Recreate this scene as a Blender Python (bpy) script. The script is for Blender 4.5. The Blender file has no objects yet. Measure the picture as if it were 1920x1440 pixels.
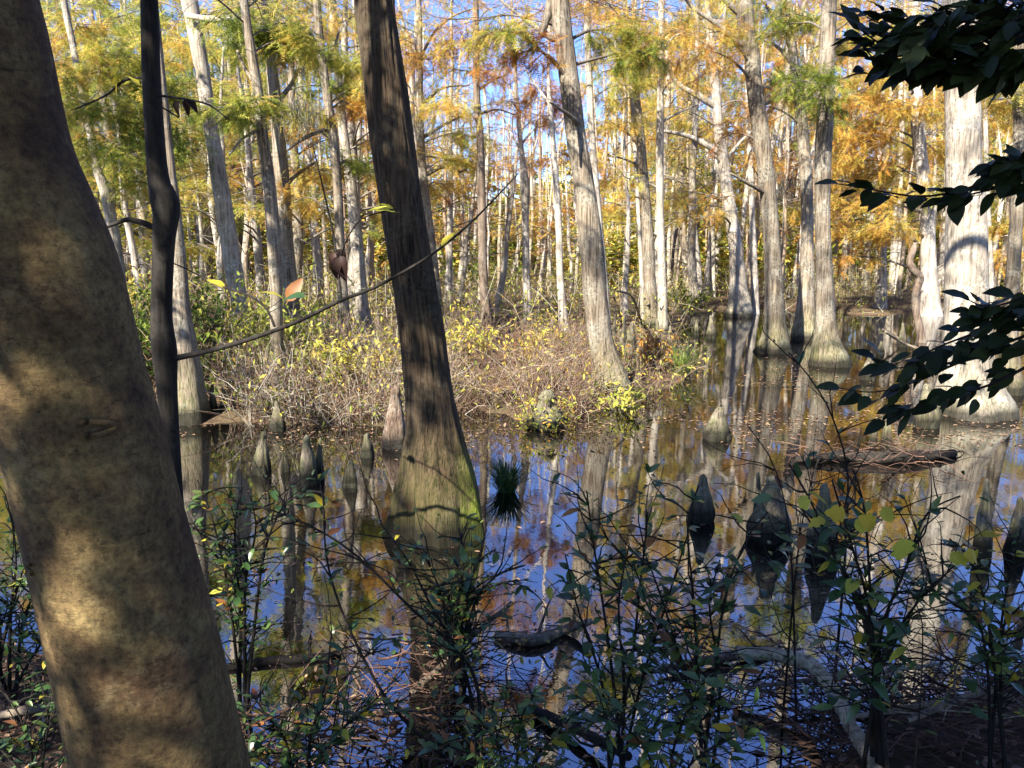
import bpy, math, random
import numpy as np
from mathutils import Vector, Matrix

# ------------------------------------------------------------------ camera, world, sun, exposure
scene = bpy.context.scene
COL = scene.collection
F = 1450.0                      # focal length in photo pixels (1920 wide)
CAMZ = 2.0
PITCH = math.radians(9.8)
cam_d = bpy.data.cameras.new('camera')
cam = bpy.data.objects.new('camera', cam_d); COL.objects.link(cam)
cam_d.sensor_width = 36.0; cam_d.lens = 36.0*F/1920.0
cam_d.clip_start = 0.05; cam_d.clip_end = 2000
cam.location = (0, 0, CAMZ); cam.rotation_euler = (math.pi/2-PITCH, 0, 0)
scene.camera = cam

SUN_EL = math.radians(41); SUN_AZ = math.radians(214)      # compass azimuth from +Y, clockwise: behind and left of the camera
world = bpy.data.worlds.new('World'); scene.world = world; world.use_nodes = True
wn = world.node_tree; wn.nodes.clear()
sky = wn.nodes.new('ShaderNodeTexSky'); sky.sky_type = 'NISHITA'; sky.sun_disc = False
sky.sun_elevation = SUN_EL; sky.sun_rotation = SUN_AZ
sky.air_density = 1.0; sky.dust_density = 0.2; sky.ozone_density = 8.0
bg = wn.nodes.new('ShaderNodeBackground'); bg.inputs[1].default_value = 0.08
wo = wn.nodes.new('ShaderNodeOutputWorld')
hs = wn.nodes.new('ShaderNodeHueSaturation'); hs.inputs['Saturation'].default_value = 1.05; hs.inputs['Hue'].default_value = 0.517
wn.links.new(sky.outputs[0], hs.inputs['Color']); wn.links.new(hs.outputs[0], bg.inputs[0]); wn.links.new(bg.outputs[0], wo.inputs[0])
sd = bpy.data.lights.new('sun', 'SUN'); sd.energy = 5.0; sd.angle = math.radians(0.53); sd.color = (1.0, 0.93, 0.82)
sun = bpy.data.objects.new('sun', sd); COL.objects.link(sun)
TOSUN = Vector((math.sin(SUN_AZ)*math.cos(SUN_EL), math.cos(SUN_AZ)*math.cos(SUN_EL), math.sin(SUN_EL)))
sun.rotation_euler = TOSUN.to_track_quat('Z', 'Y').to_euler(); sun.location = TOSUN*40
vs = scene.view_settings
vs.view_transform = 'Standard'; vs.look = 'None'; vs.exposure = 2.12; vs.gamma = 1.0; vs.use_curve_mapping = False
cy = scene.cycles
cy.max_bounces = 6; cy.diffuse_bounces = 3; cy.glossy_bounces = 3; cy.transmission_bounces = 3; cy.transparent_max_bounces = 6
cy.caustics_reflective = False; cy.caustics_refractive = False

# ------------------------------------------------------------------ helpers
rng = np.random.default_rng(7)
random.seed(7)
CP, SP = math.cos(PITCH), math.sin(PITCH)
def at(px, py, Y):
    a, b = (px-960)/F, (720-py)/F
    d = np.array([a, CP+b*SP, -SP+b*CP]); t = Y/d[1]
    return np.array([0, 0, CAMZ])+d*t
def scale_at(py, Y):                         # metres per photo pixel
    b = (720-py)/F
    return Y/(CP+b*SP)/F
def squeeze(px): return 1/math.sqrt(1+((px-960)/F)**2)      # upright cylinders look wider off the lens axis
def ground(px, py, z=0.0):
    a, b = (px-960)/F, (720-py)/F
    d = np.array([a, CP+b*SP, -SP+b*CP]); t = (z-CAMZ)/d[2]
    return np.array([0, 0, CAMZ])+d*t
def depth(py): return ground(960, py)[1]

class Geo:
    """collects vertices / quads / triangles / one float attribute"""
    def __init__(s): s.v=[]; s.f3=[]; s.f4=[]; s.a=[]; s.n=0
    def add(s, v, f4=None, f3=None, a=0.5):
        v = np.asarray(v, float)
        s.v.append(v); m = len(v)
        s.a.append(np.full(m, a) if np.isscalar(a) else np.asarray(a, float))
        if f4 is not None and len(f4): s.f4.append(np.asarray(f4, int)+s.n)
        if f3 is not None and len(f3): s.f3.append(np.asarray(f3, int)+s.n)
        s.n += m
    def mesh(s, name, mat, smooth=True):
        me = bpy.data.meshes.new(name)
        if not s.v:
            return me
        V = np.concatenate(s.v); A = np.concatenate(s.a)
        f4 = np.concatenate(s.f4) if s.f4 else np.zeros((0,4),int)
        f3 = np.concatenate(s.f3) if s.f3 else np.zeros((0,3),int)
        me.vertices.add(len(V)); me.vertices.foreach_set('co', V.astype(np.float32).ravel())
        nl = len(f4)*4+len(f3)*3; npoly = len(f4)+len(f3)
        me.loops.add(nl); me.loops.foreach_set('vertex_index', np.concatenate([f4.ravel(), f3.ravel()]).astype(np.int32))
        me.polygons.add(npoly)
        st = np.concatenate([np.arange(len(f4))*4, len(f4)*4+np.arange(len(f3))*3]).astype(np.int32)
        me.polygons.foreach_set('loop_start', st)
        me.polygons.foreach_set('use_smooth', np.full(npoly, smooth))
        at_ = me.attributes.new('rnd', 'FLOAT', 'POINT'); at_.data.foreach_set('value', A.astype(np.float32))
        me.materials.append(mat); me.update(calc_edges=True); me.validate()
        return me

def link(name, me, parent=None, loc=(0,0,0)):
    o = bpy.data.objects.new(name, me); COL.objects.link(o); o.location = loc
    if parent: o.parent = parent
    return o
def tag(o, label, cat=None, group=None, kind=None):
    if label: o['label'] = label
    if cat: o['category'] = cat
    if group: o['group'] = group
    if kind: o['kind'] = kind
    return o
def empty(name, loc, label, cat, group=None):
    o = bpy.data.objects.new(name, None); COL.objects.link(o); o.location = loc; o.empty_display_size = 0.2
    return tag(o, label, cat, group)

def vnoise(u, v, seed=0, pu=None):
    """smooth value noise on arrays; pu = integer period in u"""
    u = np.asarray(u, float); v = np.asarray(v, float)
    iu = np.floor(u).astype(int); iv = np.floor(v).astype(int); fu = u-iu; fv = v-iv
    fu = fu*fu*(3-2*fu); fv = fv*fv*(3-2*fv)
    def h(a, b):
        if pu: a = np.mod(a, pu)
        x = np.sin(a*127.1+b*311.7+seed*74.7)*43758.5453
        return x-np.floor(x)
    return (h(iu,iv)*(1-fu)+h(iu+1,iv)*fu)*(1-fv)+(h(iu,iv+1)*(1-fu)+h(iu+1,iv+1)*fu)*fv

def catmull(P, n):
    """resample control rows smoothly along their index"""
    P = np.asarray(P, float); m = len(P)
    if m == 2: return P[0]+(P[1]-P[0])*np.linspace(0,1,n)[:,None]
    L = np.concatenate([[0], np.cumsum(np.linalg.norm(np.diff(P[:,:3],axis=0),axis=1)+1e-6)])
    s = np.linspace(0, L[-1], n); i = np.clip(np.searchsorted(L, s, 'right')-1, 0, m-2)
    t = (s-L[i])/(L[i+1]-L[i]); T = np.zeros_like(P)
    T[1:-1] = (P[2:]-P[:-2])/(L[2:]-L[:-2])[:,None]; T[0]=(P[1]-P[0])/(L[1]-L[0]); T[-1]=(P[-1]-P[-2])/(L[-1]-L[-2])
    h = (L[i+1]-L[i])[:,None]; t = t[:,None]
    return (2*t**3-3*t**2+1)*P[i]+(t**3-2*t**2+t)*h*T[i]+(-2*t**3+3*t**2)*P[i+1]+(t**3-t**2)*h*T[i+1]

def tube(geo, P, R, seg=6, a=0.5, mod=None, cap=True):
    """tube along points P with radii R; mod[n,seg] multiplies the radius"""
    P = np.asarray(P, float); R = np.asarray(R, float); n = len(P)
    T = np.gradient(P, axis=0); T /= np.linalg.norm(T,axis=1)[:,None]+1e-9
    ref = np.array([1.,0,0]) if abs(T[0][0]) < 0.8 else np.array([0,1.,0])
    U = ref-T*(T@ref)[:,None]; U /= np.linalg.norm(U,axis=1)[:,None]+1e-9
    W = np.cross(T, U)
    th = np.arange(seg)*2*math.pi/seg
    rr = R[:,None]*(mod if mod is not None else 1.0)*np.ones((n,seg))
    V = P[:,None,:]+rr[:,:,None]*(np.cos(th)[None,:,None]*U[:,None,:]+np.sin(th)[None,:,None]*W[:,None,:])
    V = V.reshape(-1,3)
    i = np.arange(n-1)[:,None]*seg; j = np.arange(seg)[None,:]; k = (j+1)%seg
    f4 = np.stack([i+j, i+k, i+seg+k, i+seg+j], -1).reshape(-1,4)
    f3 = None
    if cap:
        V = np.vstack([V, P[-1]]); b = (n-1)*seg
        f3 = [[b+q, b+(q+1)%seg, n*seg] for q in range(seg)]
    geo.add(V, f4, f3, a)

def instances(geo, tv, f3, pos, X, Zup, sc, a):
    """join copies of a template (tv verts, f3 tris): X forward dir, Zup approx up"""
    pos = np.asarray(pos); n = len(pos)
    if n == 0: return
    X = X/(np.linalg.norm(X,axis=1)[:,None]+1e-9)
    Yv = np.cross(Zup, X); Yv /= np.linalg.norm(Yv,axis=1)[:,None]+1e-9
    Z = np.cross(X, Yv)
    V = pos[:,None,:]+sc[:,None,None]*(tv[None,:,0,None]*X[:,None,:]+tv[None,:,1,None]*Yv[:,None,:]+tv[None,:,2,None]*Z[:,None,:])
    k = len(tv)
    f = (np.arange(n)[:,None,None]*k+np.asarray(f3)[None]).reshape(-1,3)
    geo.add(V.reshape(-1,3), None, f, np.repeat(a, k))

# ------------------------------------------------------------------ materials
def newmat(name):
    m = bpy.data.materials.new(name); m.use_nodes = True
    nt = m.node_tree; nt.nodes.clear()
    out = nt.nodes.new('ShaderNodeOutputMaterial')
    return m, nt, out
def N(nt, t, **kw):
    n = nt.nodes.new(t)
    for k, v in kw.items():
        if k in n.inputs.keys() if isinstance(k, str) else False: n.inputs[k].default_value = v
        else: setattr(n, k, v)
    return n
def ramp(nt, stops, fac=None, interp='LINEAR'):
    r = nt.nodes.new('ShaderNodeValToRGB'); cr = r.color_ramp; cr.interpolation = interp
    while len(cr.elements) < len(stops): cr.elements.new(0.5)
    for e, (p, c) in zip(cr.elements, stops):
        e.position = p; e.color = (c[0], c[1], c[2], 1) if not np.isscalar(c) else (c, c, c, 1)
    if fac is not None: nt.links.new(fac, r.inputs[0])
    return r
def mixc(nt, fac, a, b, mode='MIX'):
    m = nt.nodes.new('ShaderNodeMix'); m.data_type = 'RGBA'; m.blend_type = mode
    for sock, val in ((m.inputs[0], fac), (m.inputs[6], a), (m.inputs[7], b)):
        if hasattr(val, 'links') or hasattr(val, 'is_output'): nt.links.new(val, sock)
        elif np.isscalar(val): sock.default_value = val
        else: sock.default_value = (val[0], val[1], val[2], 1)
    return m.outputs[2]
def noise(nt, vec, scale, detail=6, rough=0.6, dist=0.0):
    n = nt.nodes.new('ShaderNodeTexNoise'); n.inputs['Scale'].default_value = scale
    n.inputs['Detail'].default_value = detail; n.inputs['Roughness'].default_value = rough; n.inputs['Distortion'].default_value = dist
    if vec is not None: nt.links.new(vec, n.inputs['Vector'])
    return n.outputs[0]
def mapping(nt, vec, sc):
    m = nt.nodes.new('ShaderNodeMapping'); m.inputs['Scale'].default_value = sc; nt.links.new(vec, m.inputs[0]); return m.outputs[0]
def math_(nt, op, a, b=None, clamp=False):
    m = nt.nodes.new('ShaderNodeMath'); m.operation = op; m.use_clamp = clamp
    for i, v in enumerate((a, b)):
        if v is None: continue
        if np.isscalar(v): m.inputs[i].default_value = v
        else: nt.links.new(v, m.inputs[i])
    return m.outputs[0]

def bark(name, dark, light, scale=14, stretch=0.1, lichen=(0.40,0.40,0.33), lich=0.5, moss=0.0, bump=0.8, bdist=0.03, wet=True, mossx=None):
    m, nt, out = newmat(name)
    tc = nt.nodes.new('ShaderNodeTexCoord').outputs['Object']
    v = mapping(nt, tc, (1,1,stretch))
    n1 = noise(nt, v, scale, 8, 0.70, 0.12)
    n1b = noise(nt, mapping(nt, tc, (1,1,stretch*0.35)), scale*2.6, 5, 0.6, 0.2)
    comb = math_(nt, 'ADD', math_(nt, 'MULTIPLY', n1, 0.65), math_(nt, 'MULTIPLY', n1b, 0.35))
    col = ramp(nt, [(0.39, dark), (0.48, [0.5*a+0.5*b for a,b in zip(dark,light)]), (0.57, light)], comb).outputs[0]
    n2 = noise(nt, tc, 2.2, 6, 0.65)
    big = ramp(nt, [(0.35, 0.72), (0.7, 1.12)], noise(nt, tc, 0.9, 3, 0.5)).outputs[0]
    col = mixc(nt, 1.0, col, big, 'MULTIPLY')
    spots = ramp(nt, [(0.30, 0.35), (0.42, 1.0)], noise(nt, tc, 13, 6, 0.72)).outputs[0]
    col = mixc(nt, 0.8, col, spots, 'MULTIPLY')
    if lich > 0:
        n3 = noise(nt, tc, 26, 6, 0.7)
        lf = math_(nt, 'MULTIPLY', ramp(nt, [(0.47, 0), (0.60, 1)], n2).outputs[0], ramp(nt, [(0.42, 0), (0.58, 1)], n3).outputs[0])
        col = mixc(nt, math_(nt, 'MULTIPLY', lf, lich), col, lichen)
    sep = nt.nodes.new('ShaderNodeSeparateXYZ'); nt.links.new(tc, sep.inputs[0])
    if moss > 0:
        hz = nt.nodes.new('ShaderNodeMapRange'); nt.links.new(sep.outputs[2], hz.inputs[0])
        hz.inputs[1].default_value = 0.10; hz.inputs[2].default_value = 0.85; hz.inputs[3].default_value = 1; hz.inputs[4].default_value = 0
        mf = math_(nt, 'MULTIPLY', hz.outputs[0], ramp(nt, [(0.36, 0), (0.50, 1)], noise(nt, tc, 5, 5, 0.65)).outputs[0])
        if mossx is not None:
            mx = nt.nodes.new('ShaderNodeMapRange'); nt.links.new(sep.outputs[0], mx.inputs[0])
            mx.inputs[1].default_value = mossx; mx.inputs[2].default_value = mossx+0.14
            mf = math_(nt, 'MULTIPLY', mf, math_(nt, 'ADD', math_(nt, 'MULTIPLY', mx.outputs[0], 0.85), 0.15))
        col = mixc(nt, math_(nt, 'MULTIPLY', mf, moss, True), col, (0.17, 0.22, 0.02))
    if wet:
        w = nt.nodes.new('ShaderNodeMapRange'); nt.links.new(math_(nt, 'ADD', sep.outputs[2], math_(nt, 'MULTIPLY', n2, -0.16)), w.inputs[0])
        w.inputs[1].default_value = 0.0; w.inputs[2].default_value = 0.15; w.inputs[3].default_value = 0.12; w.inputs[4].default_value = 1
        wc = nt.nodes.new('ShaderNodeCombineColor')
        for i in range(3): nt.links.new(w.outputs[0], wc.inputs[i])
        col = mixc(nt, 1.0, col, wc.outputs[0], 'MULTIPLY')
    oi = nt.nodes.new('ShaderNodeObjectInfo')
    var = ramp(nt, [(0, 0.82), (1, 1.1)], oi.outputs['Random']).outputs[0]
    col = mixc(nt, 1.0, col, var, 'MULTIPLY')
    p = nt.nodes.new('ShaderNodeBsdfPrincipled'); nt.links.new(col, p.inputs['Base Color'])
    p.inputs['Roughness'].default_value = 0.85; p.inputs['Specular IOR Level'].default_value = 0.2
    b = nt.nodes.new('ShaderNodeBump'); b.inputs['Strength'].default_value = bump; b.inputs['Distance'].default_value = bdist
    nt.links.new(comb, b.inputs['Height']); nt.links.new(b.outputs[0], p.inputs['Normal'])
    nt.links.new(p.outputs[0], out.inputs[0])
    return m

def leafmat(name, stops, transl=0.4, rough=0.5, spec=0.3, use_obj=False, veins=False):
    m, nt, out = newmat(name)
    if use_obj: fac = nt.nodes.new('ShaderNodeObjectInfo').outputs['Random']
    else:
        an = nt.nodes.new('ShaderNodeAttribute'); an.attribute_name = 'rnd'; fac = an.outputs['Fac']
    col = ramp(nt, stops, fac).outputs[0]
    if veins:
        tc = nt.nodes.new('ShaderNodeTexCoord').outputs['Object']
        nz = noise(nt, tc, 30, 4, 0.6)
        col = mixc(nt, 1.0, col, ramp(nt, [(0.3, 0.6), (0.7, 1.25)], nz).outputs[0], 'MULTIPLY')
    p = nt.nodes.new('ShaderNodeBsdfPrincipled'); nt.links.new(col, p.inputs['Base Color'])
    p.inputs['Roughness'].default_value = rough; p.inputs['Specular IOR Level'].default_value = spec
    t = nt.nodes.new('ShaderNodeBsdfTranslucent'); nt.links.new(col, t.inputs[0])
    mx = nt.nodes.new('ShaderNodeMixShader'); mx.inputs[0].default_value = transl
    nt.links.new(p.outputs[0], mx.inputs[1]); nt.links.new(t.outputs[0], mx.inputs[2]); nt.links.new(mx.outputs[0], out.inputs[0])
    return m

M = {}
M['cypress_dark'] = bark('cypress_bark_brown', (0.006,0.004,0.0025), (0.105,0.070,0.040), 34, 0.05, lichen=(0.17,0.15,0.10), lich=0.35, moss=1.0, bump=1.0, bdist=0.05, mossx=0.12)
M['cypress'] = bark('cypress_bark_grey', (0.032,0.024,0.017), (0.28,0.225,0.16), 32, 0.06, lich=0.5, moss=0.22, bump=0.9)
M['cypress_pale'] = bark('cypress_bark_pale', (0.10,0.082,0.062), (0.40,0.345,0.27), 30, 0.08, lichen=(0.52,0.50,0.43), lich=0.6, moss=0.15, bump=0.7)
M['far_bark'] = bark('far_bark', (0.12,0.10,0.08), (0.44,0.39,0.32), 9, 0.10, lichen=(0.5,0.48,0.42), lich=0.6, bump=0.5, wet=False)
M['brown_bark'] = bark('brown_bark', (0.05,0.035,0.025), (0.22,0.16,0.115), 14, 0.1, lich=0.3, bump=0.7, wet=False)
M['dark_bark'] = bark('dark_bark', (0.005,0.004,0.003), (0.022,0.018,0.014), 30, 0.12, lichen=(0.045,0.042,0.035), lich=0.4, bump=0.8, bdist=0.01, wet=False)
M['knee'] = bark('knee_bark', (0.022,0.018,0.014), (0.22,0.18,0.135), 40, 0.10, lich=0.5, moss=0.22, bump=0.9)
M['twig'] = bark('twig_bark', (0.06,0.048,0.036), (0.17,0.14,0.11), 30, 0.5, lich=0.3, bump=0.3, wet=False)
M['dead_wood'] = bark('dead_wood', (0.05,0.038,0.028), (0.23,0.18,0.13), 22, 0.6, lichen=(0.34,0.32,0.22), lich=0.8, bump=0.8, wet=False)

M['lichen_wood'] = bark('lichen_wood', (0.07,0.055,0.035), (0.34,0.29,0.19), 30, 0.8, lichen=(0.45,0.42,0.28), lich=0.9, bump=1.0, wet=False)
M['rotten'] = bark('rotten_wood', (0.022,0.012,0.008), (0.21,0.15,0.105), 36, 0.12, lich=0.8, bump=1.0)
def smooth_bark():
    m, nt, out = newmat('smooth_mottled_bark')
    tc = nt.nodes.new('ShaderNodeTexCoord').outputs['Object']
    a = noise(nt, tc, 4.2, 9, 0.68, 0.5); b = noise(nt, tc, 60, 7, 0.78); c = noise(nt, mapping(nt, tc, (1,1,4)), 14, 8, 0.75, 0.5)
    g = noise(nt, mapping(nt, tc, (1,1,0.25)), 42, 5, 0.7)
    col = ramp(nt, [(0.30, (0.028,0.016,0.008)), (0.45, (0.078,0.045,0.021)), (0.58, (0.165,0.113,0.047)), (0.72, (0.28,0.21,0.092))], a).outputs[0]
    col = mixc(nt, 1.0, col, ramp(nt, [(0.34, 0.35), (0.5, 0.95), (0.68, 1.5)], b).outputs[0], 'MULTIPLY')
    col = mixc(nt, 1.0, col, ramp(nt, [(0.34, 0.4), (0.40, 1.0)], c).outputs[0], 'MULTIPLY')
    lf = ramp(nt, [(0.55, 0), (0.585, 1)], noise(nt, tc, 3.4, 9, 0.75, 0.3)).outputs[0]
    lf = math_(nt, 'MULTIPLY', lf, ramp(nt, [(0.42, 0.0), (0.56, 0.8)], b).outputs[0])
    col = mixc(nt, math_(nt, 'MULTIPLY', lf, 0.55), col, (0.20,0.16,0.085))
    pits = ramp(nt, [(0.27, 0.15), (0.36, 1.0)], noise(nt, tc, 24, 5, 0.6)).outputs[0]
    col = mixc(nt, 0.75, col, pits, 'MULTIPLY')
    col = mixc(nt, ramp(nt, [(0.60, 0), (0.68, 0.7)], noise(nt, tc, 7, 8, 0.75)).outputs[0], col, (0.06,0.055,0.025))
    p = nt.nodes.new('ShaderNodeBsdfPrincipled'); nt.links.new(col, p.inputs['Base Color'])
    p.inputs['Roughness'].default_value = 0.8; p.inputs['Specular IOR Level'].default_value = 0.25
    h = math_(nt, 'ADD', math_(nt, 'ADD', math_(nt, 'MULTIPLY', b, 0.7), math_(nt, 'MULTIPLY', c, 0.8)), math_(nt, 'MULTIPLY', g, 0.5))
    bp = nt.nodes.new('ShaderNodeBump'); bp.inputs['Strength'].default_value = 0.9; bp.inputs['Distance'].default_value = 0.010
    nt.links.new(h, bp.inputs['Height']); nt.links.new(bp.outputs[0], p.inputs['Normal']); nt.links.new(p.outputs[0], out.inputs[0])
    return m
M['smooth'] = smooth_bark()

AUTUMN = [(0.0,(0.17,0.05,0.02)), (0.14,(0.34,0.14,0.03)), (0.30,(0.56,0.31,0.06)), (0.44,(0.58,0.42,0.09)), (0.57,(0.46,0.43,0.085)),
          (0.70,(0.24,0.29,0.045)), (0.84,(0.10,0.15,0.022)), (1.0,(0.035,0.065,0.014))]
M['autumn'] = leafmat('autumn_foliage', AUTUMN, 0.5, 0.6, 0.2)
M['thicket'] = leafmat('thicket_stems', [(0,(0.045,0.028,0.020)), (0.35,(0.20,0.12,0.085)), (0.6,(0.30,0.22,0.15)), (0.8,(0.34,0.29,0.20)), (1,(0.50,0.46,0.37))], 0.15, 0.8, 0.1)
M['evergreen'] = leafmat('dark_evergreen_leaf', [(0,(0.010,0.018,0.006)), (0.5,(0.018,0.030,0.010)), (1,(0.030,0.045,0.014))], 0.15, 0.5, 0.18, use_obj=True, veins=True)
M['shrub_leaf'] = leafmat('shrub_leaf_green', [(0,(0.035,0.075,0.022)), (0.45,(0.055,0.115,0.032)), (0.8,(0.09,0.16,0.04)), (1,(0.15,0.19,0.04))], 0.3, 0.30, 0.6, use_obj=True, veins=True)
M['yellow_leaf'] = leafmat('yellow_leaf', [(0,(0.55,0.40,0.03)), (1,(0.50,0.50,0.07))], 0.45, 0.45, 0.3, use_obj=True, veins=True)
M['brown_leaf'] = leafmat('brown_leaf', [(0,(0.12,0.05,0.03)), (0.5,(0.28,0.12,0.04)), (1,(0.40,0.20,0.06))], 0.3, 0.5, 0.3, use_obj=True, veins=True)
M['dead_leaf'] = leafmat('dead_leaf', [(0,(0.025,0.014,0.012)), (1,(0.06,0.03,0.022))], 0.1, 0.6, 0.2, use_obj=True)
M['small_leaf'] = leafmat('small_leaf', [(0,(0.03,0.065,0.018)), (0.5,(0.06,0.12,0.03)), (0.8,(0.15,0.19,0.04)), (0.93,(0.40,0.33,0.05)), (1,(0.45,0.18,0.04))], 0.4, 0.4, 0.4)
M['litter'] = leafmat('leaf_litter', [(0,(0.05,0.03,0.02)), (0.4,(0.13,0.075,0.045)), (0.75,(0.25,0.16,0.10)), (1,(0.40,0.27,0.14))], 0.15, 0.6, 0.25)
M['grass'] = leafmat('grass_blade', [(0,(0.02,0.05,0.015)), (0.6,(0.06,0.13,0.03)), (1,(0.22,0.28,0.06))], 0.35, 0.5, 0.3)
M['moss_hang'] = leafmat('hanging_moss', [(0,(0.13,0.13,0.10)), (1,(0.28,0.27,0.20))], 0.35, 0.9, 0.05)

def ground_mat():
    m, nt, out = newmat('swamp_ground')
    tc = nt.nodes.new('ShaderNodeTexCoord').outputs['Object']
    a = noise(nt, tc, 1.1, 6, 0.6); b = noise(nt, tc, 22, 8, 0.75, 0.5)
    col = ramp(nt, [(0.3,(0.035,0.024,0.016)), (0.5,(0.10,0.065,0.04)), (0.68,(0.20,0.13,0.075))], b).outputs[0]
    col = mixc(nt, ramp(nt, [(0.45,0),(0.65,0.6)], a).outputs[0], col, (0.10,0.10,0.045))
    p = nt.nodes.new('ShaderNodeBsdfPrincipled'); nt.links.new(col, p.inputs['Base Color']); p.inputs['Roughness'].default_value = 0.9
    p.inputs['Specular IOR Level'].default_value = 0.15
    bp = nt.nodes.new('ShaderNodeBump'); bp.inputs['Strength'].default_value = 1; bp.inputs['Distance'].default_value = 0.05
    nt.links.new(b, bp.inputs['Height']); nt.links.new(bp.outputs[0], p.inputs['Normal']); nt.links.new(p.outputs[0], out.inputs[0])
    return m
M['ground'] = ground_mat()
def water_mat():
    m, nt, out = newmat('tannin_water')
    tc = nt.nodes.new('ShaderNodeTexCoord').outputs['Object']
    p = nt.nodes.new('ShaderNodeBsdfPrincipled'); p.inputs['Base Color'].default_value = (0.003,0.0025,0.002,1)
    p.inputs['IOR'].default_value = 4.0; p.inputs['Roughness'].default_value = 0.012
    n1 = noise(nt, tc, 2.3, 3, 0.5); n2 = noise(nt, tc, 17, 3, 0.55)
    h = math_(nt, 'ADD', math_(nt, 'MULTIPLY', n1, 0.7), math_(nt, 'MULTIPLY', n2, 0.14))
    bp = nt.nodes.new('ShaderNodeBump'); bp.inputs['Strength'].default_value = 0.05; bp.inputs['Distance'].default_value = 0.03
    nt.links.new(h, bp.inputs['Height']); nt.links.new(bp.outputs[0], p.inputs['Normal']); nt.links.new(p.outputs[0], out.inputs[0])
    return m
M['water'] = water_mat()

# ------------------------------------------------------------------ terrain and water
def poly_px(pts): return np.array([ground(x, y)[:2] for x, y in pts])
near_bank = np.vstack([[[-60, 5.5], [-9, 4.6], [-3.2, 4.0]], poly_px([(-60,1120),(120,1230),(300,1330),(440,1430),(600,1470),(800,1480),(1000,1540),(1200,1600),(1400,1560),(1540,1450),(1620,1370),(1740,1310),(1930,1240)]),
                       [[3.6, 3.6], [8, 4.2], [60, 5]], [[60,-80],[-60,-80]]])
island = np.vstack([[[-150, 6.5], [-9, 6.6]], poly_px([(230,830),(340,797),(450,792),(540,800),(640,795),(720,800),(800,785),(880,772),(960,778),(1010,795),(1060,790),(1090,768),(1150,750),(1230,735),(1290,705),(1300,680),(1262,650),(1262,620),(1290,596),(1350,583),(1440,578),(1560,588),(1640,592),(1740,586),(1860,588),(2100,600),(2500,640)]),
                    [[200, 40], [200, 400], [-200, 400], [-200, 6.5]]])
hum = [(ground(830,1215)[:2], 0.22, 0.05), (ground(1640,862)[:2], 0.22, 0.03), (ground(700,1360)[:2], 0.25, 0.05)]
def inside_dist(P, poly):
    n = len(poly); ins = np.zeros(len(P), bool); d = np.full(len(P), 1e9)
    for i in range(n):
        a, b = poly[i], poly[(i+1)%n]; ab = b-a
        t = np.clip(((P-a)@ab)/(ab@ab+1e-12), 0, 1)
        d = np.minimum(d, np.linalg.norm(P-(a+t[:,None]*ab),axis=1))
        cond = ((a[1] > P[:,1]) != (b[1] > P[:,1]))
        with np.errstate(divide='ignore', invalid='ignore'):
            xi = (b[0]-a[0])*(P[:,1]-a[1])/(b[1]-a[1])+a[0]
        ins ^= cond & (P[:,0] < xi)
    return np.where(ins, d, -d)
def height(P):
    P = np.asarray(P, float).reshape(-1,2)
    d1 = inside_dist(P, near_bank); d2 = inside_dist(P, island)
    nz = vnoise(P[:,0]*1.3, P[:,1]*1.3, 3)+0.5*vnoise(P[:,0]*3.7, P[:,1]*3.7, 5)+0.25*vnoise(P[:,0]*9, P[:,1]*9, 6)-0.85
    z1 = np.where(d1 > 0, 0.36*(1-np.exp(-np.maximum(d1,0)*0.9)), np.maximum(d1*0.5, -0.5))
    z2 = np.where(d2 > 0, 0.20*(1-np.exp(-np.maximum(d2,0)*0.8)), np.maximum(d2*0.5, -0.5))
    far = np.clip((P[:,1]-60)/200, 0, 1)*1.5
    z = np.maximum(z1, z2)+nz*0.09+far*(d2 > 0)
    for c, r, h in hum:
        e_ = np.exp(-((P-c)**2).sum(1)/(r*r)); z = np.maximum(z, h*e_-0.4*(1-e_)+nz*0.05)
    return z
def hz(x, y): return float(height([[x, y]])[0])
s = np.linspace(-1, 1, 241); xs = 7*s+220*np.sign(s)*np.abs(s)**5
t = np.linspace(0, 1, 261); ys = -12+34*t+360*t**6
XX, YY = np.meshgrid(xs, ys); P2 = np.stack([XX.ravel(), YY.ravel()], 1); ZZ = height(P2)
g = Geo(); nx, ny = len(xs), len(ys)
i = np.arange(ny-1)[:,None]*nx; j = np.arange(nx-1)[None,:]
g.add(np.column_stack([P2, ZZ]), np.stack([i+j, i+j+1, i+nx+j+1, i+nx+j], -1).reshape(-1,4))
tag(link('ground', g.mesh('ground', M['ground'])), 'brown leaf-littered swamp floor with low banks and islands', kind='structure')
g = Geo(); g.add([[-120,-6,0],[120,-6,0],[120,70,0],[-120,70,0]], [[0,1,2,3]])
tag(link('water', g.mesh('water', M['water'], False)), 'still dark swamp water mirroring trunks and blue sky', kind='structure')

# ------------------------------------------------------------------ foliage templates
def spray_template():
    v=[[0,-0.012,0],[0,0.012,0],[1,0,-0.12]]; f=[[0,1,2]]
    for k in range(8):
        u = 0.09+0.11*k; ln = 0.27*(1-0.55*abs(u-0.42)/0.6); z0 = -0.12*u*u
        for sgn in (-1,1):
            b = len(v); jit = 0.03*((k*7+sgn*3)%5-2)/2
            v += [[u-0.022,0,z0],[u+0.030,0,z0],[u+ln*0.6,sgn*ln*(0.8+jit*3),z0-0.06+jit*2]]; f.append([b,b+1,b+2])
    return np.array(v), np.array(f)
SPRAY = spray_template()
LEAF = (np.array([[0,0,0],[0.35,-0.20,0.05],[0.35,0.20,0.05],[0.4,0,-0.01],[0.72,-0.14,0.01],[0.72,0.14,0.01],[1,0,-0.10]]),
        np.array([[0,1,3],[0,3,2],[1,4,3],[3,5,2],[3,4,6],[3,6,5]]))
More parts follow.
